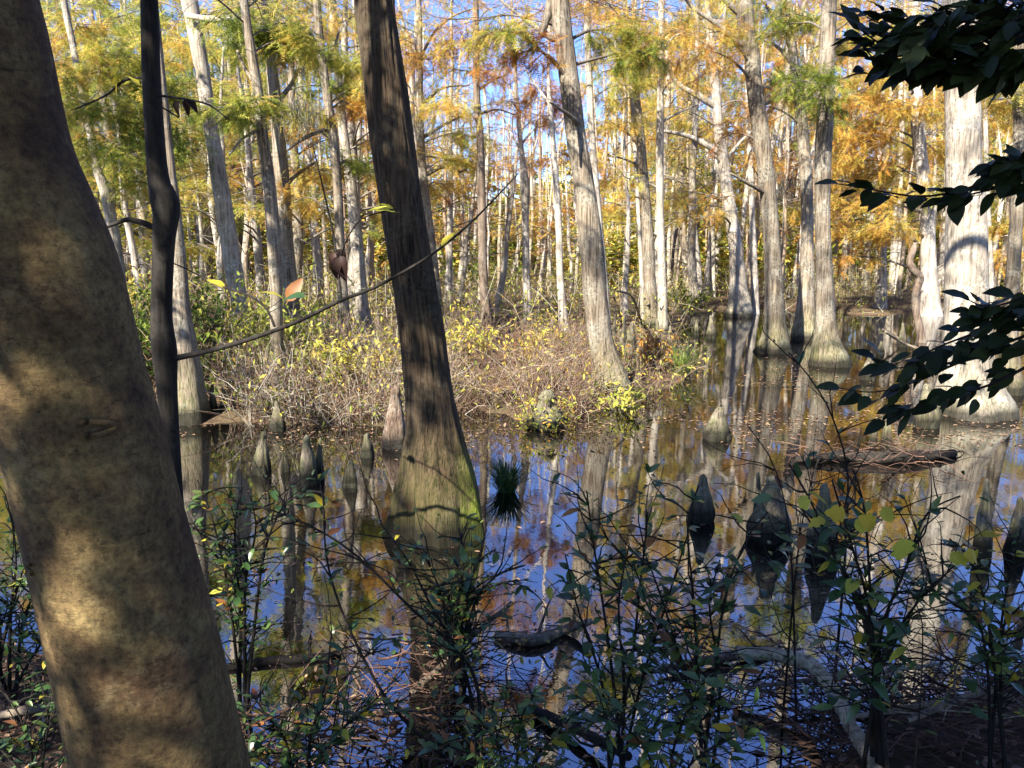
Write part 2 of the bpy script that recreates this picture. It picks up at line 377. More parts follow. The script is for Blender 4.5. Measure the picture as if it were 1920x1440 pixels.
def rand_dirs(n, r, zscale=1.0):
    d = r.normal(size=(n,3)); d[:,2] *= zscale
    return d/(np.linalg.norm(d,axis=1)[:,None]+1e-9)

def twig_path(r, p, d, L, n=5, droop=0.0, wob=0.15):
    P=[np.array(p,float)]; d=np.array(d,float)/np.linalg.norm(d)
    for _ in range(n):
        d = d+r.normal(size=3)*wob+np.array([0,0,-droop]); d/=np.linalg.norm(d)
        P.append(P[-1]+d*L/n)
    return np.array(P)

def add_clump(r, wood, leaf, start, r0, c, rx, rz, n, tone, size=(0.22,0.42), ntw=5, tmpl=SPRAY, spread=0.10):
    """limb from start through clump centre c, side twigs in flat layers, leaf sprays in two ranks along the twigs"""
    start = np.array(start, float); c = np.array(c, float); L = np.linalg.norm(c-start)
    h = c-start; h[2] = 0; h = h/(np.linalg.norm(h)+1e-6) if np.linalg.norm(h) > 0.05 else rand_dirs(1, r, 0.01)[0]
    end = c+h*rx*0.7+np.array([0,0,-rz*0.3]); mid = start+(c-start)*0.5+np.array([0,0,0.08*L])+r.normal(size=3)*0.05*L
    LB = catmull([start, mid, c, end], 12)
    tube(wood, LB, np.linspace(r0, 0.005, 12), 5, r.uniform(.3,.6))
    lat = np.array([-h[1], h[0], 0]); T0 = max(0.35, 1-1.9*rx/(L+0.7*rx+1e-6)); tips=[]
    for k in range(ntw):
        u = T0+(1-T0)*(k+r.uniform(0,1))/ntw; q = LB[min(11, int(u*11.99))]
        d = lat*(1 if k % 2 else -1)*r.uniform(.6,1.1)+h*r.uniform(.2,.8)+np.array([0,0,r.normal()*0.16-0.05])
        b = q+np.array([0,0,r.normal()*rz*0.45])*(0.6 if L > 0.5 else 0)
        P = twig_path(r, q, d, rx*r.uniform(.6,1.15), 6, 0.04, 0.13)
        P[1:] += (b-q)*np.linspace(0.3,1,6)[:,None]
        tube(wood, P, np.linspace(max(0.005, r0*0.3), 0.003, 7), 4, r.uniform(.3,.7)); tips.append(P)
    if n <= 0: return
    TP = np.array(tips); pick = r.integers(0, ntw, n); u = r.uniform(0.12, 1.0, n)
    idx = u*(TP.shape[1]-1); i0 = np.minimum(idx.astype(int), TP.shape[1]-2); fr = (idx-i0)[:,None]
    pos = TP[pick,i0]*(1-fr)+TP[pick,i0+1]*fr; tw = TP[pick,i0+1]-TP[pick,i0]; tw /= np.linalg.norm(tw,axis=1)[:,None]+1e-9
    side = np.cross(tw, [0,0,1.0])*np.where(r.uniform(size=n) < .5, 1, -1)[:,None]
    pos = pos+r.normal(size=(n,3))*np.array([rx*0.05, rx*0.05, rz*0.22])
    X = tw*0.5+side*r.uniform(.2,1.1,n)[:,None]+r.normal(size=(n,3))*0.5; X[:,2] -= 0.22
    up = np.tile([0,0,1.0],(n,1))+r.normal(size=(n,3))*0.30
    a = np.clip(tone+r.normal(size=n)*spread+0.08*np.sin(pick*2.1), 0, 1)
    instances(leaf, tmpl[0], tmpl[1], pos, X, up, r.uniform(size[0], size[1], n), a)

def axis_at(A, z):
    """trunk point (x,y,z,r) at height z from sampled axis rows"""
    return np.array([np.interp(z, A[:,2], A[:,k]) for k in range(4)])

def crown_random(r, wood, leaf, A, z0, z1, n, L, tone, per, bare=0.3, size=(0.25,0.45), rx=None):
    for k in range(n):
        z = z0+(z1-z0)*((k+r.uniform(0,1))/n); p = axis_at(A, z); az = r.uniform(0, 2*math.pi)
        ln = L*r.uniform(0.55,1.15)*(1-0.35*(z-z0)/(z1-z0+1e-6))
        d = np.array([math.cos(az), math.sin(az), r.uniform(0.05,0.55)]); c = p[:3]+d*ln
        num = 0 if r.uniform() < bare else int(per*r.uniform(0.5,1.4))
        add_clump(r, wood, leaf, p[:3], max(0.012, p[3]*0.28), c, (rx or ln*0.42), ln*0.16, num, tone+r.normal()*0.07, size, ntw=int(r.integers(5,9)))

# ------------------------------------------------------------------ trunks
def trunk_geo(rows, seg, nring, seed, flute=0.0, flute_h=1.0, rough=0.05, fine=0.0, below=0.45):
    """rows: (x,y,z,r) from base up, local coordinates"""
    rows = np.asarray(rows, float)
    b = rows[0].copy(); b[2] -= below; b[3] *= 1.05
    A = catmull(np.vstack([b, rows]), nring); A[:,3] = np.maximum(A[:,3], 0.004)
    th = np.arange(seg)/seg; U, V = np.meshgrid(th, A[:,2])
    mod = 1+rough*(vnoise(U*5, V*0.9, seed, 5)-0.5)*2+rough*0.6*(vnoise(U*9, V*2.3, seed+1, 9)-0.5)*2
    if flute > 0:
        k = np.exp(-np.clip(V,0,None)/flute_h)
        ph = 0.6*(vnoise(U*3, V*0.4, seed+2, 3)-0.5)
        fl = (np.abs(np.sin((U*5+ph)*math.pi))**0.7-0.6)*0.6+(vnoise(U*11, V*0.6, seed+3, 11)-0.5)*0.7
        mod = mod*(1+flute*k*fl)
    if fine > 0:
        f1 = vnoise(U*34, V*2.2+3*vnoise(U*6,V,seed+8,6), seed+4, 34); f2 = vnoise(U*70, V*5, seed+5, 70)
        mod = mod*(1+fine*(np.abs(f1-0.5)*2-0.5)+fine*0.5*(f2-0.5))
    g = Geo(); tube(g, A[:,:3], A[:,3], seg, 0.5, mod)
    return g, A

GREYTREES = 'traced swamp trees'
TREES = {}
def traced_tree(key, name, label, pts, base_y=None, Y=None, H=12.0, mat='cypress', seg=20, nring=70, flute=0.25, flute_h=0.5,
                rough=0.05, fine=0.0, clumps=(), limbs=(), top=None, seed=1, lean=0.0, z_base=None, crown_mat='autumn', size=(0.12,0.28)):
    """pts: (px,py,width_px) from top of frame down to the base"""
    r = np.random.default_rng(seed*13+5)
    if Y is None: Y = depth(base_y)
    bx, by, bw = pts[-1]
    P3 = [at(x, y, Y) for x, y, w in pts]; R3 = [w*scale_at(y, Y)/2*squeeze(x) for x, y, w in pts]
    base = P3[-1].copy()
    gz = max(0.0, hz(base[0], Y)) if z_base is None else z_base
    rows = [np.append(p, q) for p, q in zip(P3, R3)][::-1]
    if rows[0][2] > gz+0.03:                                    # bring the trunk down to what it stands on
        d = (rows[0][:3]-rows[1][:3])/max(1e-6, rows[1][2]-rows[0][2]); k = rows[0][2]-gz
        e = np.append(rows[0][:3]+d*k*0.6, rows[0][3]*1.12); e[2] = gz; rows.insert(0, e)
    base = np.array([rows[0][0], rows[0][1], gz])
    # continue above the frame
    ztop = rows[-1][2]
    if H > ztop+0.5:
        d = (rows[-1][:3]-rows[-2][:3]); d = d/d[2] if d[2] > 0.05 else np.array([0,0,1.]); q = rows[-1]; r0 = q[3]
        for k in (0.33, 0.66, 1.0):
            dz = (H-ztop)*k; bend = 0.75
            rows.append(np.array([q[0]+d[0]*dz*bend+r.normal()*0.1, q[1]+r.normal()*0.12*k, ztop+dz, max(0.02, r0*(1-0.75*k))]))
    rows = np.array(rows); rows[:,:3] -= base
    # small lean in depth so that trunks are not all in one plane
    rows[:,1] += lean*np.maximum(rows[:,2],0)
    g, A = trunk_geo(rows, seg, nring, seed, flute, flute_h, rough, fine)
    root = empty(name, base, label, 'tree')
    tr = link('trunk', g.mesh('trunk', M[mat]), root)
    for lp in limbs:                                            # limbs seen in the photograph: (px,py,w[,dY])
        LP = np.array([np.append(at(q[0],q[1],Y+(q[3] if len(q) > 3 else 0))-base, q[2]*scale_at(q[1],Y)/2) for q in lp])
        C = catmull(LP, 6*len(lp)); lg = Geo()
        mod = 1+0.14*(vnoise(np.arange(len(C))[:,None]*0.9+np.zeros((1,8)), np.arange(8)[None,:]*0.8, seed)-0.5)*2
        tube(lg, C[:,:3], C[:,3], 8, 0.5, mod)
        link('limb', lg.mesh('limb', M[mat]), tr)
    leaf = Geo(); wood = Geo()
    for cl in clumps:                                           # (px,py,rx_px,rz_px,n,tone,dY)
        px, py, rx, rz, n, tone = cl[:6]; dY = cl[6] if len(cl) > 6 else r.uniform(-0.8,0.8)
        c = at(px, py, Y+dY)-base; sc = scale_at(py, Y)
        p = axis_at(A, max(0.8, c[2]-0.15*abs(c[0])-0.2))
        add_clump(r, wood, leaf, p[:3], max(0.012, p[3]*0.22), c, rx*sc, rz*sc, int(n*2.9), tone, size, ntw=max(7, int(n/14)))
    if H > 9.5 and len(clumps) and key not in ('main','right_big'):
        for k in range(3):
            px_, py_ = pts[0][0]+r.uniform(-130,130), r.uniform(-35,35); c = at(px_, py_, Y+r.uniform(-1,1.5))-base
            p = axis_at(A, max(0.8, c[2]-0.25)); add_clump(r, wood, leaf, p[:3], 0.015, c, 0.75+0.02*Y, 0.22, 95, (0.58 if px_ < 720 else 0.40)+r.normal()*.09, size, 10)
    if top:
        z0, z1, n, L, tone, per, bare = top
        crown_random(r, wood, leaf, A, z0, min(z1, H-0.2), n, L, tone, per, bare, size)
    if leaf.n:
        cr = link('crown', leaf.mesh('crown', M[crown_mat], False), root)
    if wood.n:
        link('branches', wood.mesh('branches', M['twig' if mat != 'dark_bark' else 'dark_bark']), root)['kind'] = 'stuff'
    TREES[key] = (root, base, Y, A)
    return root

R_,O_,G_,YG,GR,DG = 0.12, 0.30, 0.44, 0.58, 0.72, 0.88

# main cypress in the middle
L = [(661,0),(672,100),(690,250),(705,350),(722,450),(737,550),(750,650),(757,720),(760,800),(750,850),(744,900),(739,940),(734,990)]
Rr = [(738,0),(752,100),(775,250),(787,350),(803,450),(820,550),(838,650),(848,720),(865,800),(880,850),(897,900),(908,940),(916,990)]
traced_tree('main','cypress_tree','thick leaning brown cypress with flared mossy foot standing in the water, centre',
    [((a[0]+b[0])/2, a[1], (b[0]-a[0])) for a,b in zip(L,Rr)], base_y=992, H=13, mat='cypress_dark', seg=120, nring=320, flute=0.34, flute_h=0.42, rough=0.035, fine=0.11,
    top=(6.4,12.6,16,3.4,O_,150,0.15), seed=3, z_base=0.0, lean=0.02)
traced_tree('second','cypress_tree','straight leaning grey-brown cypress rooted at the right tip of the brush island',
    [(1049,0,35),(1058,80,36),(1070,170,36),(1081,260,37),(1093,330,38),(1102,400,42),(1110,470,46),(1117,560,46),(1127,640,46),(1138,690,58),(1144,735,80)],
    base_y=742, H=13, mat='cypress', seg=72, nring=220, flute=0.28, flute_h=0.4, rough=0.04, fine=0.05, z_base=0.02,
    limbs=[[(1060,78,18),(1035,70,15),(1015,58,11,.1),(985,35,8,.2),(950,10,6,.3),(915,-25,4,.4)], [(1013,64,13),(1022,44,14),(1030,15,15),(1034,-25,16)], [(1090,235,10),(1065,215,7,-.4),(1030,190,4,-.8)]],
    clumps=[(960,60,60,22,130,YG,-0.6),(1010,95,55,25,70,R_,-0.4),(1160,60,55,35,170,YG,0.3),(1190,95,45,25,100,0.64,0.2)],
    top=(9.7,12.8,9,3.2,G_,130,0.2), seed=4)
traced_tree('right_big','cypress_tree','broad pale grey cypress behind the dark leafy branches on the right edge',
    [(1800,0,72),(1804,150,72),(1807,300,74),(1811,450,82),(1812,560,88),(1814,640,98),(1815,690,112),(1818,740,145),(1822,772,175)],
    base_y=775, H=13, mat='cypress_pale', seg=72, nring=200, flute=0.26, flute_h=0.4, rough=0.04, fine=0.03, z_base=0.0,
    top=(9.8,12.8,8,3.0,G_,110,0.2), seed=5,
    clumps=[(1880,170,70,25,60,YG,1.0),(1890,300,60,30,40,0.7,1.5)])
traced_tree('t1545','cypress_tree','slim grey cypress with a mossy ball-shaped foot in the open water',
    [(1555,0,30),(1549,150,31),(1549,190,32),(1543,300,33),(1542,400,30),(1545,500,32),(1548,560,36),(1549,620,44),(1551,650,60),(1557,683,82)],
    base_y=684, H=14, mat='cypress', seg=40, nring=140, flute=0.22, flute_h=0.3, rough=0.05, fine=0.03, z_base=0.0,
    clumps=[(1530,150,60,35,170,0.76,-0.4),(1545,190,45,20,80,GR,-0.5),(1590,75,55,16,90,YG,0.4),(1500,45,70,30,120,0.62,0.6)],
    top=(7.5,14,4,1.8,O_,16,0.92), seed=6)
traced_tree('t1510','cypress_tree','shaded dark cypress trunk just left of the slim mossy-footed one',
    [(1484,60,15),(1487,100,18),(1500,200,22),(1511,330,23),(1514,450,24),(1513,520,30),(1510,590,38),(1508,632,56)],
    base_y=636, H=13, mat='cypress', seg=32, nring=110, flute=0.2, flute_h=0.3, rough=0.07, z_base=0.0,
    limbs=[[(1487,100,12),(1470,60,9),(1445,25,6),(1430,0,5)],[(1492,130,8),(1460,90,6,.5),(1425,70,4,.8)]],
    clumps=[(1490,130,60,30,120,0.74),(1510,225,60,20,90,0.66),(1440,200,60,25,70,O_)],
    top=(8,13,3,1.8,G_,16,0.92), seed=7)
traced_tree('t1450','cypress_tree','stout lichen-grey cypress with a russet bark streak, left of the shaded trunk',
    [(1397,30,33),(1402,75,32),(1410,100,30),(1413,150,31),(1427,250,32),(1439,350,31),(1445,430,31),(1450,520,34),(1452,580,38),(1453,620,46),(1450,655,66)],
    base_y=660, H=14, mat='cypress', seg=40, nring=140, flute=0.22, flute_h=0.3, rough=0.06, fine=0.03, z_base=0.0,
    limbs=[[(1405,88,14),(1375,72,12),(1340,42,9),(1300,15,7),(1280,-10,6)],[(1395,30,16),(1370,10,12),(1350,-10,10)],[(1420,200,8),(1460,180,6,.4),(1490,150,4,.6)],[(1440,365,9),(1405,345,7,-.3),(1370,325,4,-.5)]],
    clumps=[(1330,95,60,30,110,O_),(1350,60,60,30,110,G_),(1450,170,40,25,60,O_),(1380,250,45,30,60,0.22),(1460,30,60,25,120,0.66)],
    top=(8.5,14,4,1.8,O_,16,0.92), seed=8)
traced_tree('t1385','cypress_tree','pale cypress with crooked bare limbs farthest out in the pond',
    [(1330,40,11),(1337,120,17),(1345,210,18),(1350,255,19),(1356,292,20),(1362,346,24),(1373,420,26),(1380,474,27),(1384,540,33),(1386,570,44),(1386,592,52)],
    base_y=593, H=15, mat='cypress_pale', seg=32, nring=130, flute=0.2, flute_h=0.4, rough=0.07, z_base=0.0,
    limbs=[[(1352,288,12),(1325,272,11),(1290,255,9),(1245,246,6)],[(1343,200,14),(1310,180,12),(1275,160,9),(1258,135,8),(1254,108,6)],[(1340,130,8),(1322,100,8),(1328,70,6),(1320,40,5)],[(1360,300,7),(1385,270,6,.4),(1410,245,4,.6)]],
    clumps=[(1290,110,90,40,200,O_),(1260,200,70,40,150,G_),(1270,60,80,40,180,0.38),(1300,280,80,35,160,0.5),(1390,190,70,40,110,0.22),(1290,360,70,40,170,0.5),(1340,400,50,30,90,0.35)],
    top=(9,15,4,2.1,O_,25,0.92), seed=9)
traced_tree('t420','cypress_tree','smooth pale cypress leaning left, sunlit, beside the slim black trunk',
    [(355,0,33),(362,36,31),(381,146,29),(398,255,28),(416,365,33),(439,510,34),(447,560,32),(455,625,34),(460,672,46)],
    base_y=690, H=13, mat='cypress_pale', seg=40, nring=150, flute=0.18, flute_h=0.3, rough=0.03, fine=0.03,
    limbs=[[(352,30,10,-.2),(400,36,12,-.3),(445,32,11,-.3),(462,10,9,-.3),(470,-15,8,-.3)]],
    clumps=[(430,30,50,20,60,0.75,-.5)],
    top=(7.5,13,4,1.8,YG,19,0.92), seed=10)
traced_tree('t340','cypress_tree','grey cypress with very broad mossy foot right behind the slim black trunk',
    [(318,300,20),(328,400,24),(338,510,28),(341,580,36),(346,640,48),(352,700,58),(355,765,74)],
    base_y=790, H=11, mat='cypress', seg=40, nring=120, flute=0.22, flute_h=0.4, rough=0.05, fine=0.03, top=(6,11,3,1.6,GR,25,0.92), seed=11)
traced_tree('t205','cypress_tree','thin bleached trunk kinked leftwards beside the big foreground trunk',
    [(120,0,13),(138,90,14),(150,160,14),(171,255,16),(180,310,18),(197,357,22),(210,420,24),(222,510,28),(232,640,34)],
    base_y=705, H=12, mat='cypress_pale', seg=28, nring=120, flute=0.1, rough=0.06,
    clumps=[(140,45,60,25,130,0.48),(190,200,80,45,300,0.66),(250,160,80,60,340,0.70),(230,280,80,50,320,0.72),(290,240,70,60,240,0.78),(210,100,70,40,200,0.6),(260,340,60,30,140,0.62),(170,130,60,40,140,0.55)],
    top=(8,12,3,1.8,YG,25,0.92), seed=12)
traced_tree('t515','cypress_tree','darker left stem of the close pair behind the yellow-leaved shrub',
    [(462,40,18),(470,90,20),(485,180,20),(492,255,22),(503,330,24),(510,400,26),(517,510,26),(518,560,24),(520,670,27),(522,715,34)],
    base_y=742, H=13, mat='cypress', seg=30, nring=130, flute=0.15, rough=0.09,
    limbs=[[(485,165,9),(460,130,7,.3),(445,95,5,.5)],[(492,240,8),(455,260,5,-.3),(430,290,4,-.5)]],
    clumps=[(500,55,70,25,190,0.68),(470,60,60,30,150,0.74),(540,80,70,25,170,0.60),(480,190,60,18,110,0.66),(440,205,60,14,80,0.7)],
    top=(7.5,13,4,1.8,YG,19,0.92), seed=14)
traced_tree('t530','cypress_tree','paler right stem of the close pair, dark moss down one side',
    [(500,50,16),(507,110,20),(517,200,24),(525,290,26),(532,365,28),(537,455,28),(545,540,30),(550,620,34)],
    base_y=668, H=13, mat='cypress', seg=30, nring=120, flute=0.15, rough=0.07,
    limbs=[[(520,190,9),(545,160,8,.2),(560,120,6,.3),(565,60,5,.4)],[(533,350,9),(560,325,6,.3),(590,305,4,.5)]],
    clumps=[(580,100,70,25,190,0.64),(590,160,60,18,120,0.72),(560,210,60,16,100,0.56),(580,40,70,25,150,0.42)],
    top=(8,13,4,1.8,G_,19,0.92), seed=15)
traced_tree('t630','cypress_tree','slender grey cypress with a bare limb reaching left, left of the leaning brown one',
    [(596,30,15),(602,90,16),(608,140,17),(616,200,18),(627,273,18),(634,365,18),(638,474,19),(643,560,20),(648,630,28)],
    base_y=672, H=13, mat='cypress', seg=28, nring=120, flute=0.15, rough=0.07,
    limbs=[[(622,240,9),(595,248,8),(565,262,7),(538,282,5)],[(606,118,8),(625,95,6,.3),(635,60,4,.5)]],
    clumps=[(640,110,60,25,150,0.62),(640,190,60,22,120,O_),(690,180,60,30,130,0.5),(560,240,50,24,90,0.34),(650,300,55,14,150,0.76),(600,320,60,30,130,0.36),(580,370,60,30,120,0.38)],
    top=(8,13,4,1.8,G_,19,0.92), seed=16)
traced_tree('t670','cypress_tree','whitish sunlit cypress with flared foot between the slender one and the leaning brown one',
    [(628,100,15),(634,146,16),(645,255,18),(656,330,20),(664,400,22),(674,510,24),(680,580,25),(687,632,40)],
    base_y=646, H=13, mat='cypress_pale', seg=28, nring=120, flute=0.2, flute_h=0.3, rough=0.05,
    clumps=[(700,260,60,30,120,O_),(690,330,50,28,90,G_),(690,400,50,30,100,0.5)],
    top=(8,13,3,1.8,O_,19,0.92), seed=17)
traced_tree('t800','cypress_tree','thin mossy-branched trunk directly behind the leaning brown cypress',
    [(784,-20,9),(786,36,10),(787,180,13),(790,290,16),(797,365,17),(811,474,18),(818,550,20),(824,610,28)],
    base_y=636, H=14, mat='cypress', seg=24, nring=120, flute=0.12, rough=0.07,
    limbs=[[(788,110,6),(815,60,5,.4),(850,30,4,.8),(890,15,3,1)],[(788,200,7),(830,165,5,.4),(880,160,3,.8)],[(790,260,8),(830,235,6,.3),(870,215,4,.6)],[(794,330,8),(835,312,7,.2),(865,322,5,.3),(888,300,4,.4)]],
    clumps=[(740,40,50,25,90,0.35),(790,110,70,40,150,O_),(840,80,50,24,80,G_),(820,180,70,30,120,0.5),(850,250,70,25,190,0.56),(830,300,60,20,170,0.5),(820,345,60,26,160,0.44),(770,190,50,40,90,0.38)],
    top=(8,14,4,1.8,O_,17,0.92), seed=18)
traced_tree('t905','cypress_tree','straight dark-brown narrow trunk right of the leaning brown cypress',
    [(892,-10,11),(892,18,12),(894,180,13),(900,255,14),(903,365,15),(905,490,17),(910,570,19),(915,632,28)],
    base_y=646, H=14, mat='brown_bark', seg=24, nring=110, flute=0.12, rough=0.06,
    limbs=[[(895,170,6),(925,150,4,.3),(950,140,3,.6)],[(897,215,6),(930,205,4,.4),(965,215,3,.8)]],
    clumps=[(880,60,70,40,180,0.16),(920,130,60,40,140,0.2),(850,130,50,24,70,0.66),(860,200,60,25,110,0.42),(930,60,50,30,110,0.15)],
    top=(8,14,4,1.8,R_,17,0.92), seed=19)
traced_tree('t980','cypress_tree','knobbly light-grey trunk in the middle gap under the open sky',
    [(965,100,6),(968,170,7),(972,219,8),(979,292,10),(985,350,15),(985,400,13),(987,510,14),(990,590,18)],
    base_y=622, H=11, mat='far_bark', seg=20, nring=100, flute=0.1, rough=0.10,
    limbs=[[(970,190,5),(945,150,4,.3),(920,120,3,.6)],[(980,290,5),(940,215,3,.4)],[(978,270,5),(1005,240,3,.5),(1030,235,2,.7)]],
    clumps=[(960,190,60,35,60,0.1),(1000,230,50,30,30,0.12)],
    top=(7.5,11,3,1.4,0.1,8,0.92), seed=20)
traced_tree('t1045','cypress_tree','rust-crowned thin trunk left of the straight leaning cypress',
    [(1028,140,6),(1030,182,8),(1037,273,10),(1047,400,12),(1050,510,13),(1054,570,15),(1058,622,20)],
    base_y=638, H=11, mat='far_bark', seg=20, nring=100, flute=0.1, rough=0.07,
    limbs=[[(1031,195,5),(1005,160,4,.2),(985,130,3,.4)],[(1036,245,5),(1065,210,3,.3),(1075,180,3,.5)]],
    clumps=[(1020,160,50,28,150,0.2),(1045,185,40,22,110,0.18),(1010,215,45,22,80,0.16),(1035,285,60,22,70,0.14)],
    top=(7.5,11,3,1.4,R_,12,0.92), seed=21)
traced_tree('t1110b','cypress_tree','pale thin trunk half hidden behind the straight leaning cypress',
    [(1098,-10,12),(1100,0,12),(1103,110,13),(1110,255,13),(1121,400,15),(1130,500,16),(1136,600,18)],
    base_y=630, H=14, mat='far_bark', seg=20, nring=90, flute=0.1, rough=0.06, clumps=[(1150,130,60,30,120,0.66),(1180,160,50,24,80,YG),(1130,30,70,30,120,O_)],
    top=(8,14,3,1.8,G_,17,0.92), seed=22)
traced_tree('t1215','cypress_tree','grey trunk forking low, half shaded, left of the white straight stem',
    [(1190,150,10),(1196,205,14),(1201,255,16),(1210,365,18),(1215,440,22),(1218,510,23),(1221,590,28)],
    base_y=622, H=13, mat='cypress', seg=24, nring=100, flute=0.1, rough=0.07,
    limbs=[[(1203,270,7),(1170,245,5,.3),(1140,225,3,.5)],[(1206,315,6),(1175,300,4,.3),(1140,290,3,.5)]],
    clumps=[(1190,100,70,35,150,0.36),(1190,180,60,40,140,0.5),(1180,230,60,30,110,G_),(1170,330,50,30,70,0.5)],
    top=(8,13,3,1.8,O_,17,0.92), seed=23)
traced_tree('t1240','cypress_tree','straight white sunlit stem with smooth bark right of the forked grey trunk',
    [(1241,-10,11),(1240,18,12),(1238,182,13),(1237,310,15),(1238,400,15),(1241,510,16),(1243,600,20)],
    base_y=628, H=13, mat='cypress_pale', seg=20, nring=90, flute=0.08, rough=0.05, clumps=[(1255,60,60,25,70,O_),(1280,150,50,25,60,0.4)],
    limbs=[[(1239,100,5),(1262,70,3,.3),(1285,60,3,.5)],[(1238,230,5),(1265,215,4,.3),(1310,195,3,.5)]],
    top=(8,13,3,1.8,O_,12,0.92), seed=24)
traced_tree('t1192','cypress_tree','very thin white pole stem left of the forked grey trunk',
    [(1180,120,6),(1183,164,7),(1192,300,8),(1197,400,8),(1203,510,9),(1206,600,10)], base_y=620, H=10, mat='far_bark', seg=12, nring=70, flute=0, rough=0.05,
    clumps=[(1175,130,40,25,60,G_)], top=(7,10,3,1.1,O_,12,0.92), seed=25)
traced_tree('t1412','cypress_tree','narrow pale trunk right behind the pale crooked-limbed cypress',
    [(1402,200,9),(1408,330,11),(1411,420,12),(1414,510,14),(1416,585,18)], base_y=588, H=13, mat='far_bark', seg=18, nring=80, flute=0.1, rough=0.07,
    clumps=[(1420,300,60,30,90,0.25),(1400,400,60,30,110,0.5)], top=(8,13,3,1.8,O_,19,0.92), seed=26)
traced_tree('t1900','cypress_tree','brown curving trunk at the right picture edge beyond the pale broad cypress',
    [(1918,40,24),(1912,100,24),(1912,240,24),(1910,330,24),(1903,450,27),(1896,600,30),(1896,700,40),(1896,735,50)], base_y=738, H=12, mat='cypress', seg=28, nring=100, flute=0.15, rough=0.06,
    clumps=[(1880,180,50,30,90,0.4),(1900,420,60,30,100,0.36)], top=(7,12,3,1.8,O_,19,0.92), seed=27, z_base=0.0)
traced_tree('t1740','cypress_tree','broad peeling trunk under the orange foliage left of the pale broad cypress',
    [(1715,140,26),(1722,250,26),(1735,380,28),(1740,450,30),(1742,520,32),(1744,585,46)], base_y=592, H=13, mat='far_bark', seg=24, nring=100, flute=0.12, rough=0.07,
    clumps=[(1640,190,80,25,330,0.34),(1720,200,70,30,270,0.38),(1660,260,90,25,330,0.36),(1740,270,60,25,200,0.44),(1620,300,70,22,220,0.33),(1690,320,80,24,260,0.45),
            (1640,370,80,22,240,0.38),(1730,360,50,25,150,0.48),(1610,430,80,18,240,0.34),(1680,420,70,20,170,0.42),(1590,480,60,12,130,0.30),(1880,230,60,35,200,0.40),(1870,130,60,35,150,0.45),(1890,480,50,20,120,0.32),(1660,140,70,25,200,0.4),(1600,220,50,30,150,0.36)],
    top=(9,13,3,1.9,O_,38,0.92), seed=28, size=(0.18,0.38))
traced_tree('t1858','cypress_tree','thin white stem showing just right of the pale broad cypress',
    [(1846,150,10),(1849,280,10),(1853,400,11),(1857,500,12),(1860,585,15)], base_y=600, H=12, mat='cypress_pale', seg=14, nring=70, flute=0.05, rough=0.05, top=(7,12,3,1.6,O_,25,0.92), seed=29)
# twisted dark snag
traced_tree('snag','dead_snag','short twisted dark-brown snag in the water left of the pale broad cypress',
    [(1716,455,8),(1713,468,13),(1706,490,14),(1712,505,15),(1725,520,16),(1718,545,15),(1717,578,14),(1722,605,15),(1727,640,20)], base_y=642, H=0, mat='brown_bark', seg=16, nring=80, flute=0.1, rough=0.10, seed=30, z_base=0.0)

# long upper limb of the main cypress, above the picture, whose shade bars the pale trunk on the right
def upper_limb():
    root, base, Y, A = TREES['main']; r = np.random.default_rng(33); tr = [c for c in root.children if c.name.startswith('trunk')][0]
    tgt = TREES['right_big'][1]; ts = np.array(TOSUN); g, wood, leaf = Geo(), Geo(), Geo()
    k = tgt+np.array([-0.05,-0.3,2.2])+ts*7.6-base; st = axis_at(A, 5.9)[:3]; en = k+np.array([1.1,0.15,0.25])
    C = catmull(np.array([np.append(st,.07), np.append(st*.5+k*.5+[0,0,.25],.06), np.append(k,.05), np.append(en,.03)]), 30); tube(g, C[:,:3], C[:,3], 8)
    link('limb', g.mesh('limb', M['cypress_dark']), tr)
    for z, dx, t_ in ((2.9,.25,7.4),(3.35,.1,7.2),(3.8,-.1,7.0),(1.2,.2,8.2),(0.7,-.2,8.6)):
        w_ = tgt+np.array([dx,-0.3,z])+ts*t_-base
        add_clump(r, wood, leaf, C[18,:3], 0.012, w_, 0.28, 0.08, 60, O_, (0.12,0.28), 6)
    link('crown', leaf.mesh('crown', M['autumn'], False), root); link('branches', wood.mesh('branches', M['twig']), root)['kind'] = 'stuff'
upper_limb()

